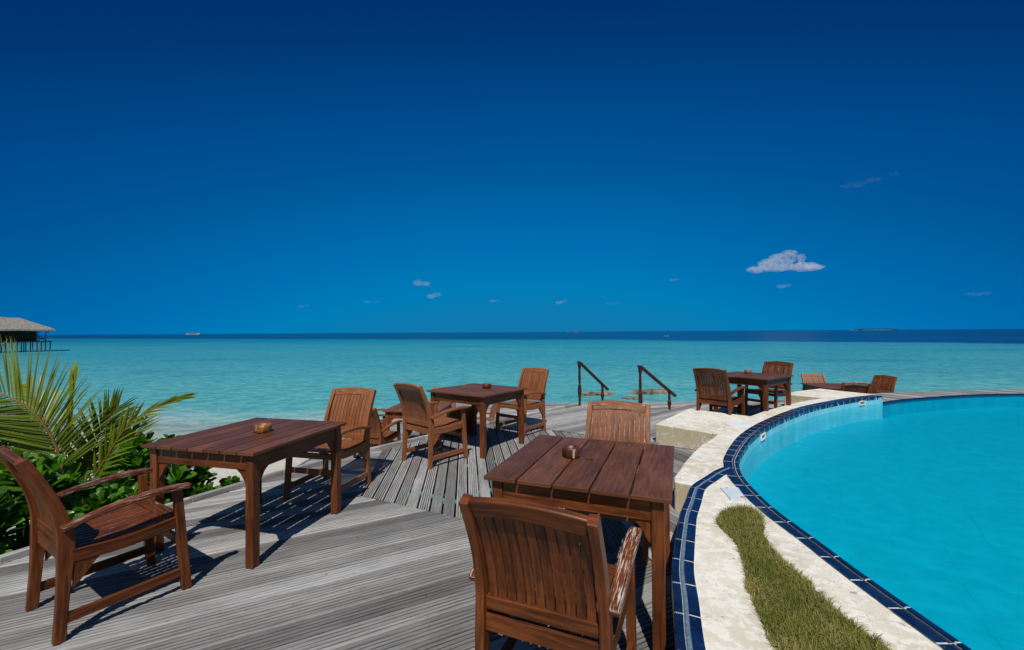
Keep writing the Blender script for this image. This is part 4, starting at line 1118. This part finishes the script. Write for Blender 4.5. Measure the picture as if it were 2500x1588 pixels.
isle(2088, 2188, 3000, 12, 'long low green island on the horizon to the right', .37)
isle(1388, 1420, 3500, 7, 'tiny islet on the horizon above the left handrail')

# ------------------------------------------------------------------ clouds (real volumes)
def mat_cloud(name, dens, k):
    t = NT(name); t.n.remove(t.p)
    P = t.new('ShaderNodeTexCoord').outputs['Object']
    n = t.noise(P, 1/(12*k), 3 if dens < .007 else 5, .58)
    v = t.new('ShaderNodeVolumePrincipled'); v.inputs['Color'].default_value = (.985, .985, .985, 1); v.inputs['Anisotropy'].default_value = 0.0
    t.l.new(t.math('MULTIPLY', t.ss(n, .32, .66), dens), v.inputs['Density'])
    t.l.new(v.outputs[0], t.out.inputs['Volume']); return t.m
def cloud(u, v, blobs, dens, label, Y=3000, seed=0, ux=1.0, faint=False):
    """blobs: (du, dv, ru, rv) in photograph pixels around (u, v), turned into metres at distance Y"""
    k = Y/1046.08; hz = 811.4-(u-1250)*.00626
    x, z = (u-1250)*k, 1.489+(hz-v)*k
    bm = bmesh.new()
    for (du, dv, ru, rv) in blobs:
        mt = Matrix.Translation(V(du*k, 0, -dv*k)) @ Matrix.Diagonal((ru*k, max(ru, rv)*k*.7, rv*k, 1))
        bmesh.ops.create_icosphere(bm, subdivisions=3, radius=1, matrix=mt)
    me = bpy.data.meshes.new('cloud'); bm.to_mesh(me); bm.free()
    o = put('cloud', me, mat_cloud('cloud vapour', dens, k), loc=(x, Y, z))
    r = o.modifiers.new('fuse', 'REMESH'); r.mode = 'VOXEL'; r.voxel_size = 1.6*k
    for sc_, st_ in ((13, 9), (5, 4)):
        tx = bpy.data.textures.new('cloud_noise', 'CLOUDS'); tx.noise_scale = sc_*k; tx.noise_depth = 3
        dm = o.modifiers.new('puff', 'DISPLACE'); dm.texture = tx; dm.strength = st_*k; dm.mid_level = .55; dm.texture_coords = 'LOCAL'
    tag(o, label, 'cloud', 'small clouds low over the sea'); return o
k3 = 3000/1046.08
cloud(1915, 648, [(-62, 10, 30, 9), (-38, -2, 26, 15), (-12, -10, 26, 20), (12, -20, 20, 18), (22, -26, 12, 14), (44, -16, 12, 14), (52, 4, 36, 12), (78, 6, 24, 7), (-10, 6, 40, 10)], .013, 'largest white cloud, above the right side of the sea')
cloud(1026, 691, [(-8, -2, 14, 7), (8, 3, 18, 6)], .008, 'pale cloud to the left, upper of the close pair')
cloud(1060, 722, [(-4, 1, 16, 6), (6, -2, 12, 7)], .0065, 'pale cloud to the left, lower of the close pair')
cloud(1372, 738, [(-4, 1, 14, 4), (6, -2, 8, 5)], .005, 'small wisp of cloud low above the islet')
cloud(1208, 735, [(0, 0, 14, 4)], .0035, 'faint low cloud in the middle, left of the islet')
cloud(1918, 698, [(-4, 1, 18, 5), (6, -1, 10, 5)], .0035, 'small faint cloud directly below the largest cloud')
cloud(1648, 683, [(0, 0, 15, 4)], .003, 'small faint cloud left of the largest cloud')
cloud(2395, 718, [(-10, 0, 26, 5), (14, -1, 20, 4)], .0009, 'faint flat cloud low at the right edge')
cloud(2110, 445, [(-20, 6, 34, 6), (30, -6, 30, 5), (84, -22, 16, 8)], .0006, 'faint wisp of cloud high on the right')
cloud(905, 737, [(-6, 0, 18, 3), (10, 1, 12, 3)], .0016, 'faint flat streak of cloud low over the sea, left of the close pair')
cloud(742, 747, [(0, 0, 18, 3)], .0013, 'faintest flat streak of cloud low over the sea, above the seven-board table')
cloud(1500, 741, [(-8, 0, 16, 3), (8, -1, 12, 3)], .0013, 'faint flat streak of cloud low over the sea, above the right handrail')
